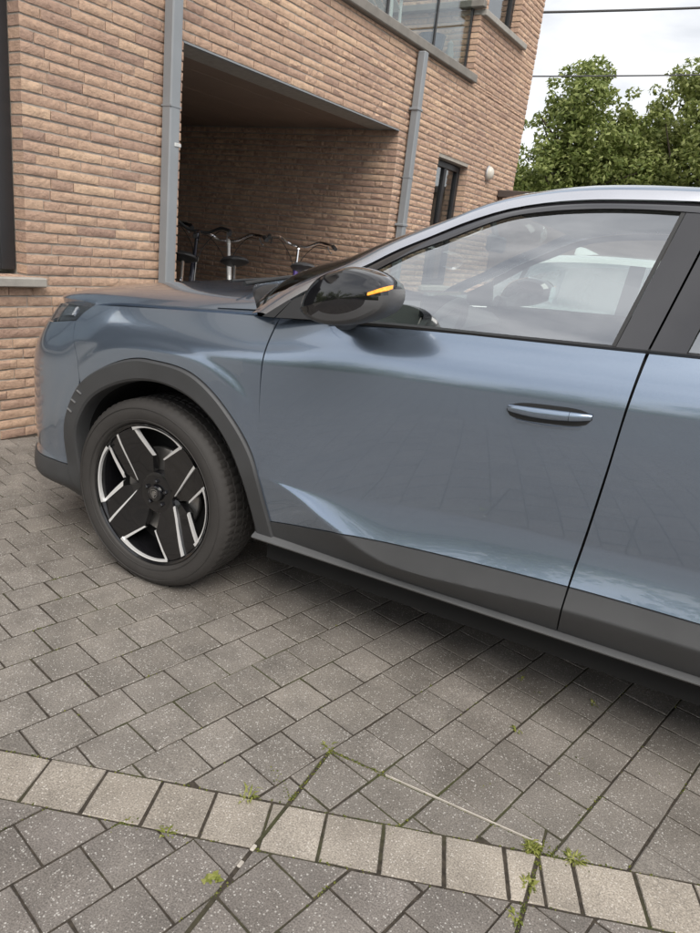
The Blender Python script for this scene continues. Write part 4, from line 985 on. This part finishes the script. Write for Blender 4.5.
for k in range(11):
    bpart(MB().box((XW-.012-.57*(k+1)+.006, OY0, OZ+(.012 if k else .012)), (XW-.012-.57*k, OY1, OZ+.05), .004), 'ceiling_board', M['ceiling'])
bpart(MB().box((XW-.03, OY0-.002, OZ-.004), (XW+.001, OY1-.004, OZ+.007)), 'lintel_angle', M['zinc'], sm=False)
# rooms behind the facade, gable, terrace floor
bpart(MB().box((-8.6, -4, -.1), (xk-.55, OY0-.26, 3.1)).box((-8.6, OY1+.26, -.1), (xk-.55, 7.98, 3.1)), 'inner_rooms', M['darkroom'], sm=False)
bpart(MB().box((-8.6, 7.85, -.1), (xk, 7.985, 6.6)), 'gable_wall', M['mortar'], sm=False)
bpart(MB().box((-8.6, -4, 3.10), (xk+.02, 6.3, 3.20)), 'terrace_floor', M['concrete'], sm=False)
TB_ = bpart(MB().box((-3.75, -4, 3.2), (-3.50, 6.6, 6.6)), 'terrace_back_wall', M['mortar'], sm=False)
TS_ = bpart(MB().box((-3.5, 6.219, 3.2), (xk, 6.5, 6.6)), 'terrace_side_wall', M['mortar'], sm=False)
# bricks
def brick_tpl(seed):
    r = random.Random(seed); V = []; F = []; nu, nv = 8, 3      # front grid, unit length, unit height; x outwards
    for i in range(nu+1):
        for j in range(nv+1):
            edge = i in (0, nu) or j in (0, nv)
            V.append((r.uniform(-.0035, -.0008) if edge else r.uniform(-.0015, .0055), i/nu-.5 + (0 if edge else r.uniform(-.04, .04)), j/nv-.5 + (r.uniform(-.05, .0) if j == nv else (r.uniform(0, .05) if j == 0 else r.uniform(-.08, .08)))))
    w = nv+1
    for i in range(nu):
        for j in range(nv): F.append((i*w+j, (i+1)*w+j, (i+1)*w+j+1, i*w+j+1))
    bd = [i*w for i in range(nu+1)] + [nu*w+j for j in range(1, nv+1)] + [i*w+nv for i in range(nu-1, -1, -1)] + [j for j in range(nv-1, 0, -1)]
    o = len(V); V += [(-.10, V[k][1], V[k][2]) for k in bd]; n = len(bd)
    F += [(bd[k], o+k, o+(k+1) % n, bd[(k+1) % n]) for k in range(n)]
    return V, F
TPL = [brick_tpl(i) for i in range(10)]
CH, BJ = .0588, .0085
bricks = []
def lay(org, d, nrm, z0, z1, a0, a1, holes, par, seed, lens=((.205, .5), (.265, .3), (.13, .2))):
    r = random.Random(seed); k0_ = int(math.floor(z0/CH)); k1_ = int(math.ceil(z1/CH))
    for k in range(k0_, k1_):
        za, zb = k*CH, (k+1)*CH
        zlo, zhi = max(za, z0), min(zb-BJ, z1)
        if zhi-zlo < .018: continue
        a = a0 - r.uniform(0, .2)
        spans = [(a0, a1)]
        for h0, h1, hz0, hz1 in holes:
            if zhi > hz0+.015 and zlo < hz1-.015:
                ns = []
                for s0, s1 in spans:
                    if h0 > s0: ns.append((s0, min(s1, h0)))
                    if h1 < s1: ns.append((max(s0, h1), s1))
                spans = [s for s in ns if s[1]-s[0] > .02]
        for s0, s1 in spans:
            a = s0; first = True
            while a < s1-.004:
                u = r.random(); L = lens[0][0] if u < lens[0][1] else (lens[1][0] if u < lens[0][1]+lens[1][1] else lens[2][0]); L *= r.uniform(.96, 1.04)
                if first: L *= (1.0 if k % 2 else .55)*r.uniform(.9, 1.1); first = False
                if s1-(a+L) < .085: L = s1-a+.006
                b0, b1 = a, min(a+L-.006, s1); a += L
                c_ = Vector(org)+Vector(d)*((b0+b1)/2); c_.z = (zlo+zhi)/2
                pj = proj(c_)
                if pj and -220 < pj[0] < 920 and -320 < pj[1] < 900:
                    vis = -5 < pj[0] < 705 and -3 < pj[1] < 445
                    if vis and nrm.x > .5 and pj[0] > 70 and c_.y < 4.8 and pj[1] > 285: vis = False
                    if vis and pj[0] > 45 and pj[1] > 330: vis = False
                    if vis and pj[1] > 185 and pj[0] > 480: vis = False
                    sc_ = (b1-b0)*(zhi-zlo)*abs((Vector(c_)-CAM_P).normalized().dot(nrm))/pj[2]**2 if vis else 0
                    bricks.append((sc_, c_, b1-b0, zhi-zlo, Vector(d), nrm, par, r.randrange(len(TPL)), r.uniform(-.003, .003)))
nx = Vector((1, 0, 0))
lay((XW, 0, 0), (0, 1, 0), nx, 0, 3.14, -.6, 8.0, [(-9, .795, .93, 2.75), (OY0, OY1, -1, OZ), (5.665, 6.455, .94, 2.31)], FAC, 1, ((.285, .42), (.215, .38), (.15, .2)))
lay((XW, 0, 0), (0, 1, 0), nx, 3.233, 6.0, 6.2, 8.0, [(6.36, 7.28, 3.84, 5.2)], FAC, 2)
lay((XW, 0, 0), (0, 1, 0), nx, 3.14, 3.233, 6.228, 8.0, [], FAC, 6)
lay((XW, OY1, 0), (-1, 0, 0), Vector((0, -1, 0)), 0, OZ+.01, 0.10, 6.2, [], PW, 3)
lay((XW, 6.205, 0), (-1, 0, 0), Vector((0, -1, 0)), 3.22, 5.2, .102, 1.6, [], TS_, 4)
lay((-3.49, 0, 0), (0, 1, 0), nx, 3.22, 5.2, 3.0, 6.2, [(4.3, 5.5, 3.2, 5.3)], TB_, 5)
bricks.sort(key=lambda q: -q[0])
BM = [mesh('brick', V, F, M['brick'], ang=9) for V, F in TPL]
restb = {}
for i, (sc_, c_, L, H, d, nr, par, ti, dz) in enumerate(bricks):
    Mt = Matrix(((nr.x, d.x, 0, 0), (nr.y, d.y, 0, 0), (0, 0, 1, 0), (0, 0, 0, 1)))
    if i < 300 and sc_ > 0:
        o = bpy.data.objects.new('brick', BM[ti]); link(o, par)
        o.matrix_local = Matrix.Translation(Vector(BLD_L(c_+nr*dz))) @ Mt @ Matrix.Diagonal((1, L, H, 1))
    else:
        mb = restb.setdefault(par.name, (par, MB()))[1]; V, F = TPL[ti]
        lz = c_+nr*dz
        mb.add([BLD_L((lz.x+nr.x*v[0]+d.x*v[1]*L, lz.y+nr.y*v[0]+d.y*v[1]*L, lz.z+v[2]*H)) for v in V], F)
for nm, (par, mb) in restb.items():
    tag(obj('brickwork', mb.V, mb.F, M['brick'], par, True, 9), kind='stuff')
# windows
def window(y0, y1, z0, z1, xf, mull=(), curtain=None, sill=None, fw=.07):
    fr = MB(); d = .06
    fr.box((xf-d, y0, z0), (xf, y0+fw, z1), .004); fr.box((xf-d, y1-fw, z0), (xf, y1, z1), .004); fr.box((xf-d, y0+fw, z0), (xf, y1-fw, z0+fw), .004); fr.box((xf-d, y0+fw, z1-fw), (xf, y1-fw, z1), .004)
    for mz in mull: fr.box((xf-d, mz-.03, z0+fw), (xf-.004, mz+.03, z1-fw), .004)
    w_ = bpart(fr, 'window', M['anthracite'])
    bpart(MB().box((xf-.036, y0+fw-.004, z0+fw-.004), (xf-.030, y1-fw+.004, z1-fw+.004)), 'pane', M['house_glass'], w_, sm=False)
    if curtain:
        for c0, c1 in curtain:
            P = [[(xf-.16+.025*math.sin(i*1.9)+.01*math.sin(i*.7), lerp(c0, c1, i/30), z) for z in (z0-.02, (z0+z1)/2, z1)] for i in range(31)]
            bpart(MB().grid(P), 'curtain', M['curtain'], w_)
    if sill: bpart(MB().box((XW-.14, sill[0], sill[2]), (XW+sill[4], sill[1], sill[3]), .006), 'window_sill', M['stone_sill'], w_)
    return w_
window(-1.2, .792, .955, 2.74, XW-.10, (-.3,), [(-1.1, .55)], (-1.3, .885, .875, .926, .055), .085)
window(5.67, 6.45, .97, 2.305, XW-.10, (6.08,), [(5.98, 6.12), (6.2, 6.36)], (5.6, 6.5, .90, .95, .05), .06)
window(6.365, 7.275, 3.85, 5.19, XW-.10, (), None, (6.2, 7.49, 3.80, 3.862, .06), .07)
# terrace door in the back wall
window(4.32, 5.48, 3.22, 5.3, -3.49, (4.9,), None, None, .07)
# coping of the terrace edge, parapet coping on the side wall
bpart(MB().box((XW-.35, -4, 3.145), (XW+.055, 6.225, 3.228), .008), 'terrace_coping', M['coping'])
bpart(MB().box((-3.4, 6.12, 3.86), (XW+.05, 6.20, 3.93), .008), 'side_coping', M['coping'])
# balustrade
BAL = bpart(MB().tube([(XW-.10, -3.9, 4.23), (XW-.10, 6.18, 4.23)], .02, 10), 'balustrade', M['satin'])
for k, (y0, y1) in enumerate(((2.51, 3.44), (3.48, 4.42), (4.46, 5.36), (5.40, 6.16))):
    bpart(MB().box((XW-.105, y0, 3.25), (XW-.095, y1, 4.20)), 'glass_panel', M['balcony_glass'], BAL, sm=False)
for y in (2.49, 3.46, 4.44, 5.38, 6.175): bpart(MB().box((XW-.115, y-.014, 3.225), (XW-.085, y+.014, 4.22), .003), 'post', M['anthracite'], BAL)
# downpipes
for y0, y1, z1, nm in ((1.732, 1.817, 3.14, 0), (4.885, 4.962, 3.12, 1)):
    dp = bpart(MB().box((XW+.02, y0, .02), (XW+.10, y1, z1), .008), 'downpipe', M['zinc'])
    for cz in ((1.78, .55, 2.85) if nm == 0 else (2.62, 1.55)):
        bpart(MB().box((XW+.004, y1-.045 if nm == 0 else y0-.012, cz-.012), (XW+.106, y1+.010, cz+.012), .004), 'pipe_clip', M['zinc2'] if nm == 0 else M['zinc'], dp)
    bpart(MB().box((XW+.017, y0-.003, 1.995), (XW+.103, y1+.003, 2.005)), 'pipe_joint', M['zinc'], dp, sm=False)
# weathered base course strip and low annex wall at the far corner
ANX = tag(empty('low_annex', (XW, 7.45, 0)), 'low flat-roofed annex with dark fascia beside the far corner of the building', 'annex')
M['brown_wall'] = mk('brown_render', (.16, .115, .09), .9, var=.2, bump=.3)
M['fascia'] = mk('dark_brown_fascia', (.07, .055, .05), .6, var=.2)
mb = MB().box((.01, .06, 0), (2.2, 2.6, 2.10)); mb.build('wall', M['brown_wall'], ANX, sm=False)
mb = MB().box((.005, 0, 2.10), (2.3, 2.7, 2.19), .01); mb.build('roof', M['fascia'], ANX)
# wall lamp
LMP = tag(empty('wall_lamp', (XW, 7.03, 2.33)), 'oval bulkhead lamp on the brick wall beside the ground floor window', 'lamp')
M['opal'] = mk('opal_diffuser', (.55, .52, .46), .35, var=.1)
b1 = MB().lathe([(.0, .0), (.070, .0), (.072, .02), (.062, .03)], 28, 'x'); b1.V = [(v[0], v[1], v[2]*1.25) for v in b1.V]; b1.build('base', M['satin'], LMP)
b1 = MB().lathe([(.064, .026), (.062, .045), (.045, .072), (.02, .084), (.0, .086)], 28, 'x'); b1.V = [(v[0], v[1], v[2]*1.25) for v in b1.V]; b1.build('diffuser', M['opal'], LMP)

# things on the terrace
CHR = tag(empty('garden_chair', (-2.55, 5.05, 3.20), R_(200)), 'white slatted garden chair behind the terrace glass', 'chair')
M['white_plastic'] = mk('white_plastic', (.74, .74, .72), .4, var=.04)
mb = MB()
for x, y in ((-.24, -.24), (.24, -.24), (-.24, .24), (.24, .24)):
    l_ = MB().tube([(x*1.1, y*1.1, 0), (x, y, .44), (x*1.02, y*1.05, .64 if x > 0 else .85)], .017, 8); l_.build('leg', M['white_plastic'], CHR)
for k in range(6): MB().box((-.24+.08*k, -.23, .43), (-.175+.08*k, .23, .45), .004).build('seat_slat', M['white_plastic'], CHR)
for k in range(5): MB().box((-.265, -.23, .52+.075*k), (-.245, .23, .575+.075*k), .004).build('back_slat', M['white_plastic'], CHR)
for y in (-.25, .25): MB().box((-.25, y-.025, .63), (.27, y+.025, .65), .006).build('armrest', M['white_plastic'], CHR)
PT_ = tag(empty('planter_pot', (-2.25, 5.83, 3.20)), 'dark blue planter pot behind the last terrace glass panel', 'pot')
MB().lathe([(0, .0), (.10, 0), (.14, .30), (.15, .32), (.135, .32), (.12, .26), (0, .26)], 24, 'z').build('pot', mk('dark_blue_glaze', (.03, .035, .06), .2, coat=.6), PT_)
GA = tag(empty('garden_ornament', (-2.12, 6.02, 3.20)), 'small pale stone ornament at the corner of the terrace glass', 'ornament')
MB().lathe([(0, 0), (.075, 0), (.08, .05), (.045, .14), (.05, .19), (.03, .25), (.035, .29), (0, .33)], 18, 'z').build('ornament', M['stone_sill'], GA)

# ------------------------------------------------------------------ bicycles in the passage
def curve3(pts, n=16): f_ = pline(pts); return [tuple(f_(i/n)) for i in range(n+1)]
def bicycle(loc, rz, label, frame, bars, stemc, saddlec, lean=0.0, barrise=0.0):
    B = tag(empty('bicycle', loc, rz), label, 'bicycle', 'bicycles parked in the passage'); B.scale = (1.14,)*3; B.rotation_euler = (R_(lean), 0, rz)
    fr = MB(); fr.tube(curve3([(.46, 0, .80), (.30, 0, .48), (.02, 0, .30)]), .02, 10); fr.tube([(-.02, 0, .29), (-.15, 0, .62)], .018, 10); fr.tube(curve3([(.45, 0, .72), (.25, 0, .50), (-.08, 0, .44)]), .014, 8)
    for y in (-.05, .05): fr.tube([(0, y*.6, .29), (-.46, y, .34)], .010, 8); fr.tube([(-.14, y*.5, .58), (-.46, y, .34)], .009, 8)
    fr.tube([(.435, 0, .66), (.475, 0, .86)], .022, 10); F_ = fr.build('frame', frame, B)
    fk = MB()
    for y in (-.045, .045): fk.tube(curve3([(.475, y*.9, .68), (.54, y, .50), (.62, y, .34)]), [.014]*8+[.011]*9, 8)
    fk.build('fork', frame, B)
    for xc in (-.46, .62):
        we = bpy.data.objects.new('wheel', None); link(we, B); we.location = (xc, 0, .34)
        MB().lathe([(.318, -.016), (.332, -.018), (.34, 0), (.332, .018), (.318, .016)], 48).build('tyre', M['rubber'], we)
        rb = MB().lathe([(.318, -.012), (.308, 0), (.318, .012)], 48); rb.lathe([(.0, -.05), (.018, -.05), (.018, .05), (0, .05)], 12); rb.build('rim', M['chrome'], we)
        sb = MB()
        for k in range(18):
            a = 2*math.pi*k/18; sb.tube([(.017*math.cos(a+.4), (.03 if k % 2 else -.03), .017*math.sin(a+.4)), (.31*math.cos(a), 0, .31*math.sin(a))], .0016, 4, False)
        sb.build('spokes', M['chrome'], we)
        mg = MB().grid([[(.362*math.cos(a)+xc*0, y, .362*math.sin(a)) for y in (-.024, 0, .024)] for a in np.linspace(R_(5 if xc < 0 else 35), R_(205 if xc < 0 else 175), 24)]); mg.build('mudguard', M['blackmatte'] if frame is M['bike_dark'] else M['satin'], we)
    st = MB().tube([(.475, 0, .85), (.50, 0, 1.02+barrise)], .014, 10); st.tube(curve3([(.50, 0, 1.0+barrise), (.51, 0, 1.03+barrise), (.56, 0, 1.05+barrise)]), .016, 10); st.build('stem', stemc, B)
    hz = 1.05+barrise
    hb = bpy.data.objects.new('handlebar', mesh('handlebar', *(lambda m_: (m_.V, m_.F))(MB().tube(curve3([(.20, -.29, hz+.03), (.36, -.28, hz+.05), (.50, -.20, hz+.06), (.56, -.06, hz), (.56, .06, hz), (.50, .20, hz+.06), (.36, .28, hz+.05), (.20, .29, hz+.03)], 36), .0125, 10)), bars)); link(hb, B)
    for y in (-1, 1):
        MB().tube([(.17, .292*y, hz+.026), (.30, .286*y, hz+.045)], .018, 10).build('grip', M['blackmatte'], hb)
        MB().tube(curve3([(.40, .255*y, hz+.035), (.34, .262*y, hz+.0), (.24, .27*y, hz-.015)]), .006, 6).build('brake_lever', M['blackmatte'] if y > 0 else M['satin'], hb)
        MB().tube(curve3([(.42, .25*y, hz+.03), (.60, .16*y, hz+.02), (.62, .05*y, hz-.12), (.50, .01*y, .80)]), .0035, 6).build('brake_cable', M['blackmatte'], hb)
    MB().tube([(-.15, 0, .60), (-.20, 0, .89)], .0125, 8).build('seat_post', M['chrome'], B)
    P = []
    for i in range(15):
        u = i/14; wd = lerp(.115, .022, sst(.25, .8, u)); zz = .915 + .02*math.cos(u*5)-.015*u; x = lerp(-.32, -.02, u)
        ks = (.25, .66, .86, .96)[i] if i < 4 else (1 if i < 13 else (.8, .35)[i-13]); P.append([(x, wd*ks*math.cos(a), zz + (.042*math.sin(a) if math.sin(a) > 0 else .016*math.sin(a))*ks + .012*(1-ks)) for a in np.linspace(0, 2*math.pi, 17)])
    sd_ = MB().grid(P); sd_.add(P[0][:-1], [tuple(range(16))]); sd_.add(P[-1][:-1], [tuple(range(16))[::-1]]); sd_.build('saddle', saddlec, B, ang=70)
    rk = MB(); 
    for y in (-.06, .06): rk.tube([(-.18, y, .72), (-.66, y, .73)], .006, 6); rk.tube([(-.46, y, .34), (-.56, y, .73)], .005, 6)
    for k in range(4): rk.tube([(-.28-.11*k, -.06, .726), (-.28-.11*k, .06, .726)], .005, 6)
    rk.build('luggage_rack', M['chrome'], B)
    lb = MB().lathe([(0, 0), (.03, .0), (.038, .05), (.036, .058), (0, .062)], 16, 'x', org=(.56, 0, .88)); lb.build('headlamp', M['chrome'], B)
    cr = MB().lathe([(.085, -.052), (.095, -.050), (.095, -.046), (.085, -.044)], 28, org=(0, 0, .29), closed=True); cr.tube([(0, -.06, .29), (.10, -.07, .16)], .009, 8); cr.tube([(0, .06, .29), (-.10, .07, .42)], .009, 8)
    cr.box((.06, -.16, .145), (.14, -.07, .17), .004); cr.box((-.14, .07, .41), (-.06, .16, .435), .004); cr.build('crankset', M['satin'], B)
    MB().tube([(-.10, .05, .28), (-.20, .20, .02)], .008, 8).build('kickstand', M['satin'], B)
    return B
M['bike_dark'] = mk('dark_blue_bike_paint', (.012, .014, .028), .25, coat=.7)
M['bike_white'] = mk('white_bike_paint', (.62, .62, .60), .3, coat=.5, var=.05)
M['bike_purple'] = mk('purple_bike_paint', (.085, .05, .26), .3, coat=.6)
M['saddle'] = mk('black_saddle', (.015, .015, .016), .42); M['saddle_grey'] = mk('grey_saddle', (.05, .05, .053), .4)
b1 = bicycle((-2.95, 2.95, 0), R_(128), 'dark blue upright bicycle with black handlebar, nearest the grey downpipe', M['bike_dark'], M['blackmatte'], M['bike_dark'], M['saddle'], 4, .06)
dec = MB().box((.44, -.0245, .69), (.475, -.0225, .86)); o_ = dec.build('white_decal', M['white_plastic'], b1, sm=False)
bicycle((-2.66, 3.42, 0), R_(136), 'white framed bicycle with black saddle in the middle of the passage row', M['bike_white'], M['chrome'], M['bike_white'], M['saddle'], -3, .01)
bicycle((-2.42, 3.98, 0), R_(132), 'purple framed bicycle with silver swept handlebar nearest the brick side wall', M['bike_purple'], M['chrome'], M['chrome'], M['saddle_grey'], 3, .03)
bicycle((-3.55, 3.35, 0), R_(140), 'black bicycle deepest in the passage, mostly hidden behind the others', M['bike_dark'], M['blackmatte'], M['satin'], M['saddle'], -3, .04)

# ------------------------------------------------------------------ white car on the far side (its own axes: x forward)
c6, s6 = math.cos(R_(6)), math.sin(R_(6))
def c2w(x, y): return (c6*x-s6*y, s6*x+c6*y)
wx, wy = c2w(-.20, 3.05)
WC = tag(empty('white_car', (wx, wy, 0), R_(6)), 'white hatchback seen through the side windows of the blue SUV', 'car')
WW = 1.68
zb = spl((0, .95), (.25, 1.0), (1.2, 1.03), (2.4, 1.0), (2.9, .96), (3.5, .86), (3.95, .70), (4.05, .60))
pl_ = spl((0, .12), (.12, .045), (.5, .01), (2.0, 0), (3.2, .02), (3.7, .08), (3.95, .22), (4.05, .38))
def wsec(x):
    i = pl_(x); z = zb(x); L = [(.22+i, .22), (.06+i, .24), (.02+i, .34), (i+.005, .55), (i, .72*z+.05), (i+.015, z-.06), (i+.05, z), (i+.16, z+.02)]
    return [(x, a, c_) for a, c_ in L] + [(x, WW-a, c_) for a, c_ in L[::-1]]
P = [wsec(x) for x in np.linspace(0, 4.05, 40)]
mb = MB().grid(P); mb.add(P[0], [tuple(range(16))]); mb.add(P[-1], [tuple(range(16))[::-1]]); mb.build('body', M['white_paint'], WC)
zr = spl((.18, 1.10), (.45, 1.27), (.75, 1.37), (1.05, 1.405), (1.5, 1.42), (2.0, 1.40), (2.4, 1.30), (2.75, 1.12), (3.0, .98))
inr = lambda x: .20 + .02*abs(x-1.4)
rl = MB()
xs = np.linspace(.30, 2.95, 54)
for mirw in (0, 1):
    f_ = (lambda y: y) if not mirw else (lambda y: WW-y)
    rl = MB().grid([[(x, f_(inr(x)-.035), zr(x)-.045), (x, f_(inr(x)-.018), zr(x)-.012), (x, f_(inr(x)+.05), zr(x)+.004)] for x in xs]); rl.build('roof_rail', M['white_paint'], WC)
    for x0, x1, x2, x3 in ((.62, .70, 1.32, 1.34), (1.42, 1.42, 2.42, 2.20), (.38, .55, .60, .66)):
        gl = []
        for i in range(13):
            u = i/12; xb_, xt_ = lerp(x0, x2, u), lerp(x1, x3, u); a = Vector((xb_, f_(.055), zb(xb_)+.005)); c_ = Vector((xt_, f_(inr(xt_)-.03), zr(xt_)-.04)); gl.append([a.lerp(c_, v) for v in (0, .33, .66, 1)])
        MB().grid(gl).build('side_window', M['glass'], WC)
    for x0, x1, w_ in ((1.32, 1.34, .10), (.60, .66, .05)):
        MB().grid([[(lerp(x0, x1, v), f_(lerp(.053, inr(x1)-.032, v)), lerp(zb(x0), zr(x1)-.04, v)), (lerp(x0, x1, v)+w_, f_(lerp(.053, inr(x1)-.032, v)), lerp(zb(x0), zr(x1)-.04, v))] for v in (0, .5, 1)]).build('pillar', M['blackgloss'], WC)
MB().grid([[(x, lerp(inr(x)+.05, WW-inr(x)-.05, v), zr(x)+.004+.025*(1-(2*v-1)**2)) for v in np.linspace(0, 1, 13)] for x in np.linspace(.70, 2.12, 30)]).build('roof', M['white_paint'], WC)
MB().grid([[(x, lerp(inr(x)+.05, WW-inr(x)-.05, v), zr(x)+.003+.02*(1-(2*v-1)**2)) for v in np.linspace(0, 1, 13)] for x in np.linspace(2.12, 2.95, 16)]).build('windscreen', M['windshield'], WC)
MB().grid([[(x, lerp(inr(x)+.05, WW-inr(x)-.05, v), zr(x)+.003+.02*(1-(2*v-1)**2)) for v in np.linspace(0, 1, 13)] for x in np.linspace(.20, .70, 16)]).build('rear_window', M['pillar'], WC)
fin = MB().prism([(.86, WW/2-.02, 1.42), (1.06, WW/2-.02, 1.43), (.93, WW/2-.008, 1.475), (.87, WW/2-.008, 1.48)], (0, .03, 0)); fin.build('antenna_fin', M['white_paint'], WC)
for x in (.62, 3.2):
    for y, sgn in ((-.004, 1), (WW+.004, -1)):
        we = bpy.data.objects.new('wheel', None); link(we, WC); we.location = (x, y, .31); we.rotation_euler = (0, 0, 0 if sgn > 0 else math.pi)
        MB().lathe([(.20, .0), (.23, -.006), (.29, 0), (.31, .03), (.31, .17), (.29, .2)], 40).build('tyre', M['rubber'], we)
        rb = MB().lathe([(0, .01), (.05, .005), (.06, .03), (.18, .03), (.20, .0)], 40); rb.build('rim', M['satin'], we)
MB().box((.6, .18, .3), (2.9, WW-.18, .55)).box((1.3, .25, .5), (1.45, .65, 1.15), .04).box((1.3, WW-.65, .5), (1.45, WW-.25, 1.15), .04).build('cabin', M['interior'], WC)
MB().box((3.98, .55, .42), (4.075, WW-.55, .58), .01).build('grille', M['blackgloss'], WC)
for y in (.14, WW-.34): MB().box((.0-.02, y, .78), (.05, y+.20, .92), .015).build('tail_light', mk('red_lens', (.35, .02, .02), .2, coat=1.), WC)

# ------------------------------------------------------------------ trees, cables, far planting
M['leaf'] = leafmat('tree_leaf', (.11, .15, .038), (.23, .28, .08), (.42, .46, .18), .45)
M['leaf2'] = leafmat('tree_leaf_yellowish', (.11, .145, .038), (.24, .28, .08), (.43, .46, .19), .45)
M['bark'] = mk('tree_bark', (.075, .06, .045), .95, var=.3, bump=.6, bscale=40)
def leaves(clumps, n, size, seed):
    r = np.random.RandomState(seed); w = np.array([c_[3]**2 for c_ in clumps]); w = w/w.sum()
    ci = r.choice(len(clumps), n, p=w); cc = np.array([c_[:3] for c_ in clumps])[ci]; rad = np.array([c_[3] for c_ in clumps])[ci]
    d = r.normal(size=(n, 3)); d /= np.linalg.norm(d, axis=1)[:, None]; rr_ = rad*(.55+.5*r.rand(n)**.6)
    pos = cc + d*rr_[:, None]*np.array([1, 1, .8])
    nrm = d*.7 + r.normal(size=(n, 3))*.55 + np.array([0, 0, .45]); nrm /= np.linalg.norm(nrm, axis=1)[:, None]
    a = np.cross(nrm, r.normal(size=(n, 3))); a /= np.linalg.norm(a, axis=1)[:, None]; b_ = np.cross(nrm, a)
    s = size*(.6+.8*r.rand(n))[:, None]
    V = np.stack([pos-a*s, pos+b_*s*.55-nrm*s*.12, pos+a*s*1.1, pos-b_*s*.55-nrm*s*.12], 1).reshape(-1, 3)
    return V, [(4*i, 4*i+1, 4*i+2, 4*i+3) for i in range(n)]
def tree(loc, label, crowns, n, size, mat, seed, h):
    T = tag(empty('broadleaf_tree', loc), label, 'tree', 'trees behind the building'); r = random.Random(seed)
    cl = []
    for cx, cy, cz, rx, rz_ in crowns:
        for i in range(int(26*rx)+8):
            v = Vector((r.gauss(0, 1), r.gauss(0, 1), r.gauss(0, 1))).normalized()*r.uniform(.5, 1.0)
            cl.append((cx+v.x*rx, cy+v.y*rx, cz+v.z*rz_, r.uniform(.16, .46)*rx**.35))
        for i in range(int(9*rx)+4):
            v = Vector((r.gauss(0, 1), r.gauss(0, 1), abs(r.gauss(0, 1)))).normalized()*r.uniform(1.05, 1.28)
            cl.append((cx+v.x*rx, cy+v.y*rx, cz+v.z*rz_, r.uniform(.10, .20)))
    V, F = leaves(cl, n, size, seed)
    me = bpy.data.meshes.new('crown'); me.from_pydata(V.tolist(), [], F); me.materials.append(mat); me.update(); link(bpy.data.objects.new('crown', me), T)
    tr = MB(); tr.tube([(0, 0, -.1), (.05, .02, h*.3), (-.04, .05, h*.6), (0, 0, h*.9)], [.17, .13, .09, .03], 12)
    for i in range(26):
        c_ = r.choice(cl); z0 = r.uniform(.2, .7)*h; tr.tube([(0, 0, z0), (c_[0]*.5, c_[1]*.5, lerp(z0, c_[2], .6)), (c_[0], c_[1], c_[2])], [.05, .03, .01], 6)
    tr.build('trunk', M['bark'], T); return T
tree((-3.45, 14.9, 0), 'rounded green tree just right of the building corner, behind the car roof', [(-.25, 0, 3.1, 1.35, 1.2), (.2, .1, 4.0, 1.05, 1.0), (.05, 0, 4.75, .55, .75), (-1.0, .1, 2.6, .75, .7), (1.0, .2, 3.1, 1.0, 1.0), (0, 0, 2.0, 1.5, .8), (1.7, .3, 2.6, .8, .8), (.95, .5, 3.7, .75, .8), (1.5, .9, 3.3, .9, .9)], 62000, .050, M['leaf'], 5, 5.2)
tree((-.75, 16.0, 0), 'taller green tree cut by the right edge of the picture', [(0, 0, 3.4, 1.7, 1.5), (.2, 0, 4.7, 1.3, 1.2), (.7, .1, 5.6, .9, .9), (-1.1, .1, 3.2, 1.0, 1.1), (1.6, 0, 4.2, 1.2, 1.3), (-.4, 0, 2.2, 1.9, .9), (-1.3, -.2, 4.0, .9, 1.0)], 78000, .050, M['leaf2'], 9, 6.2)
M['cable'] = mk('dark_cable', (.05, .05, .052), .6)
for a, d, r_, lb in (((-2.41, 9.41, 4.81), (1.86, 1.23, .31), .017, 'upper overhead cable crossing the sky from the building'), ((-2.32, 9.13, 3.91), (2.02, 1.32, .29), .010, 'lower thin overhead cable passing in front of the trees')):
    A = Vector(a); D = Vector(d); t0 = (7.98-A.y)/D.y; pts = []
    for i in range(25):
        u = i/24; k_ = lerp(t0, 7, u); p = A+D*k_; p.z += .05*(k_-0)*(k_-1.0)*.35; pts.append(p)
    tag(MB().tube(pts, r_, 8).build('overhead_cable', M['cable']), lb, 'cable')
# planting on the street side behind the photographer: it is what the car's flank mirrors
cl = []; r = random.Random(21)
for i in range(300):
    x = r.uniform(-24, 26); hgt = 1.9+1.5*math.sin(x*.33)**2+.9*math.sin(x*1.1+1)**2; cl.append((x, -15+r.gauss(0, .8), hgt*r.random()**1.5, r.uniform(.5, 1.0)))
V, F = leaves(cl, 14000, .22, 31)
me = bpy.data.meshes.new('street_hedge'); me.from_pydata(V.tolist(), [], F); me.materials.append(M['leaf']); me.update()
tag(link(bpy.data.objects.new('street_hedge', me)), 'far-off hedge and trees mirrored as a dark band in the side of the blue SUV', 'hedge', kind='stuff')
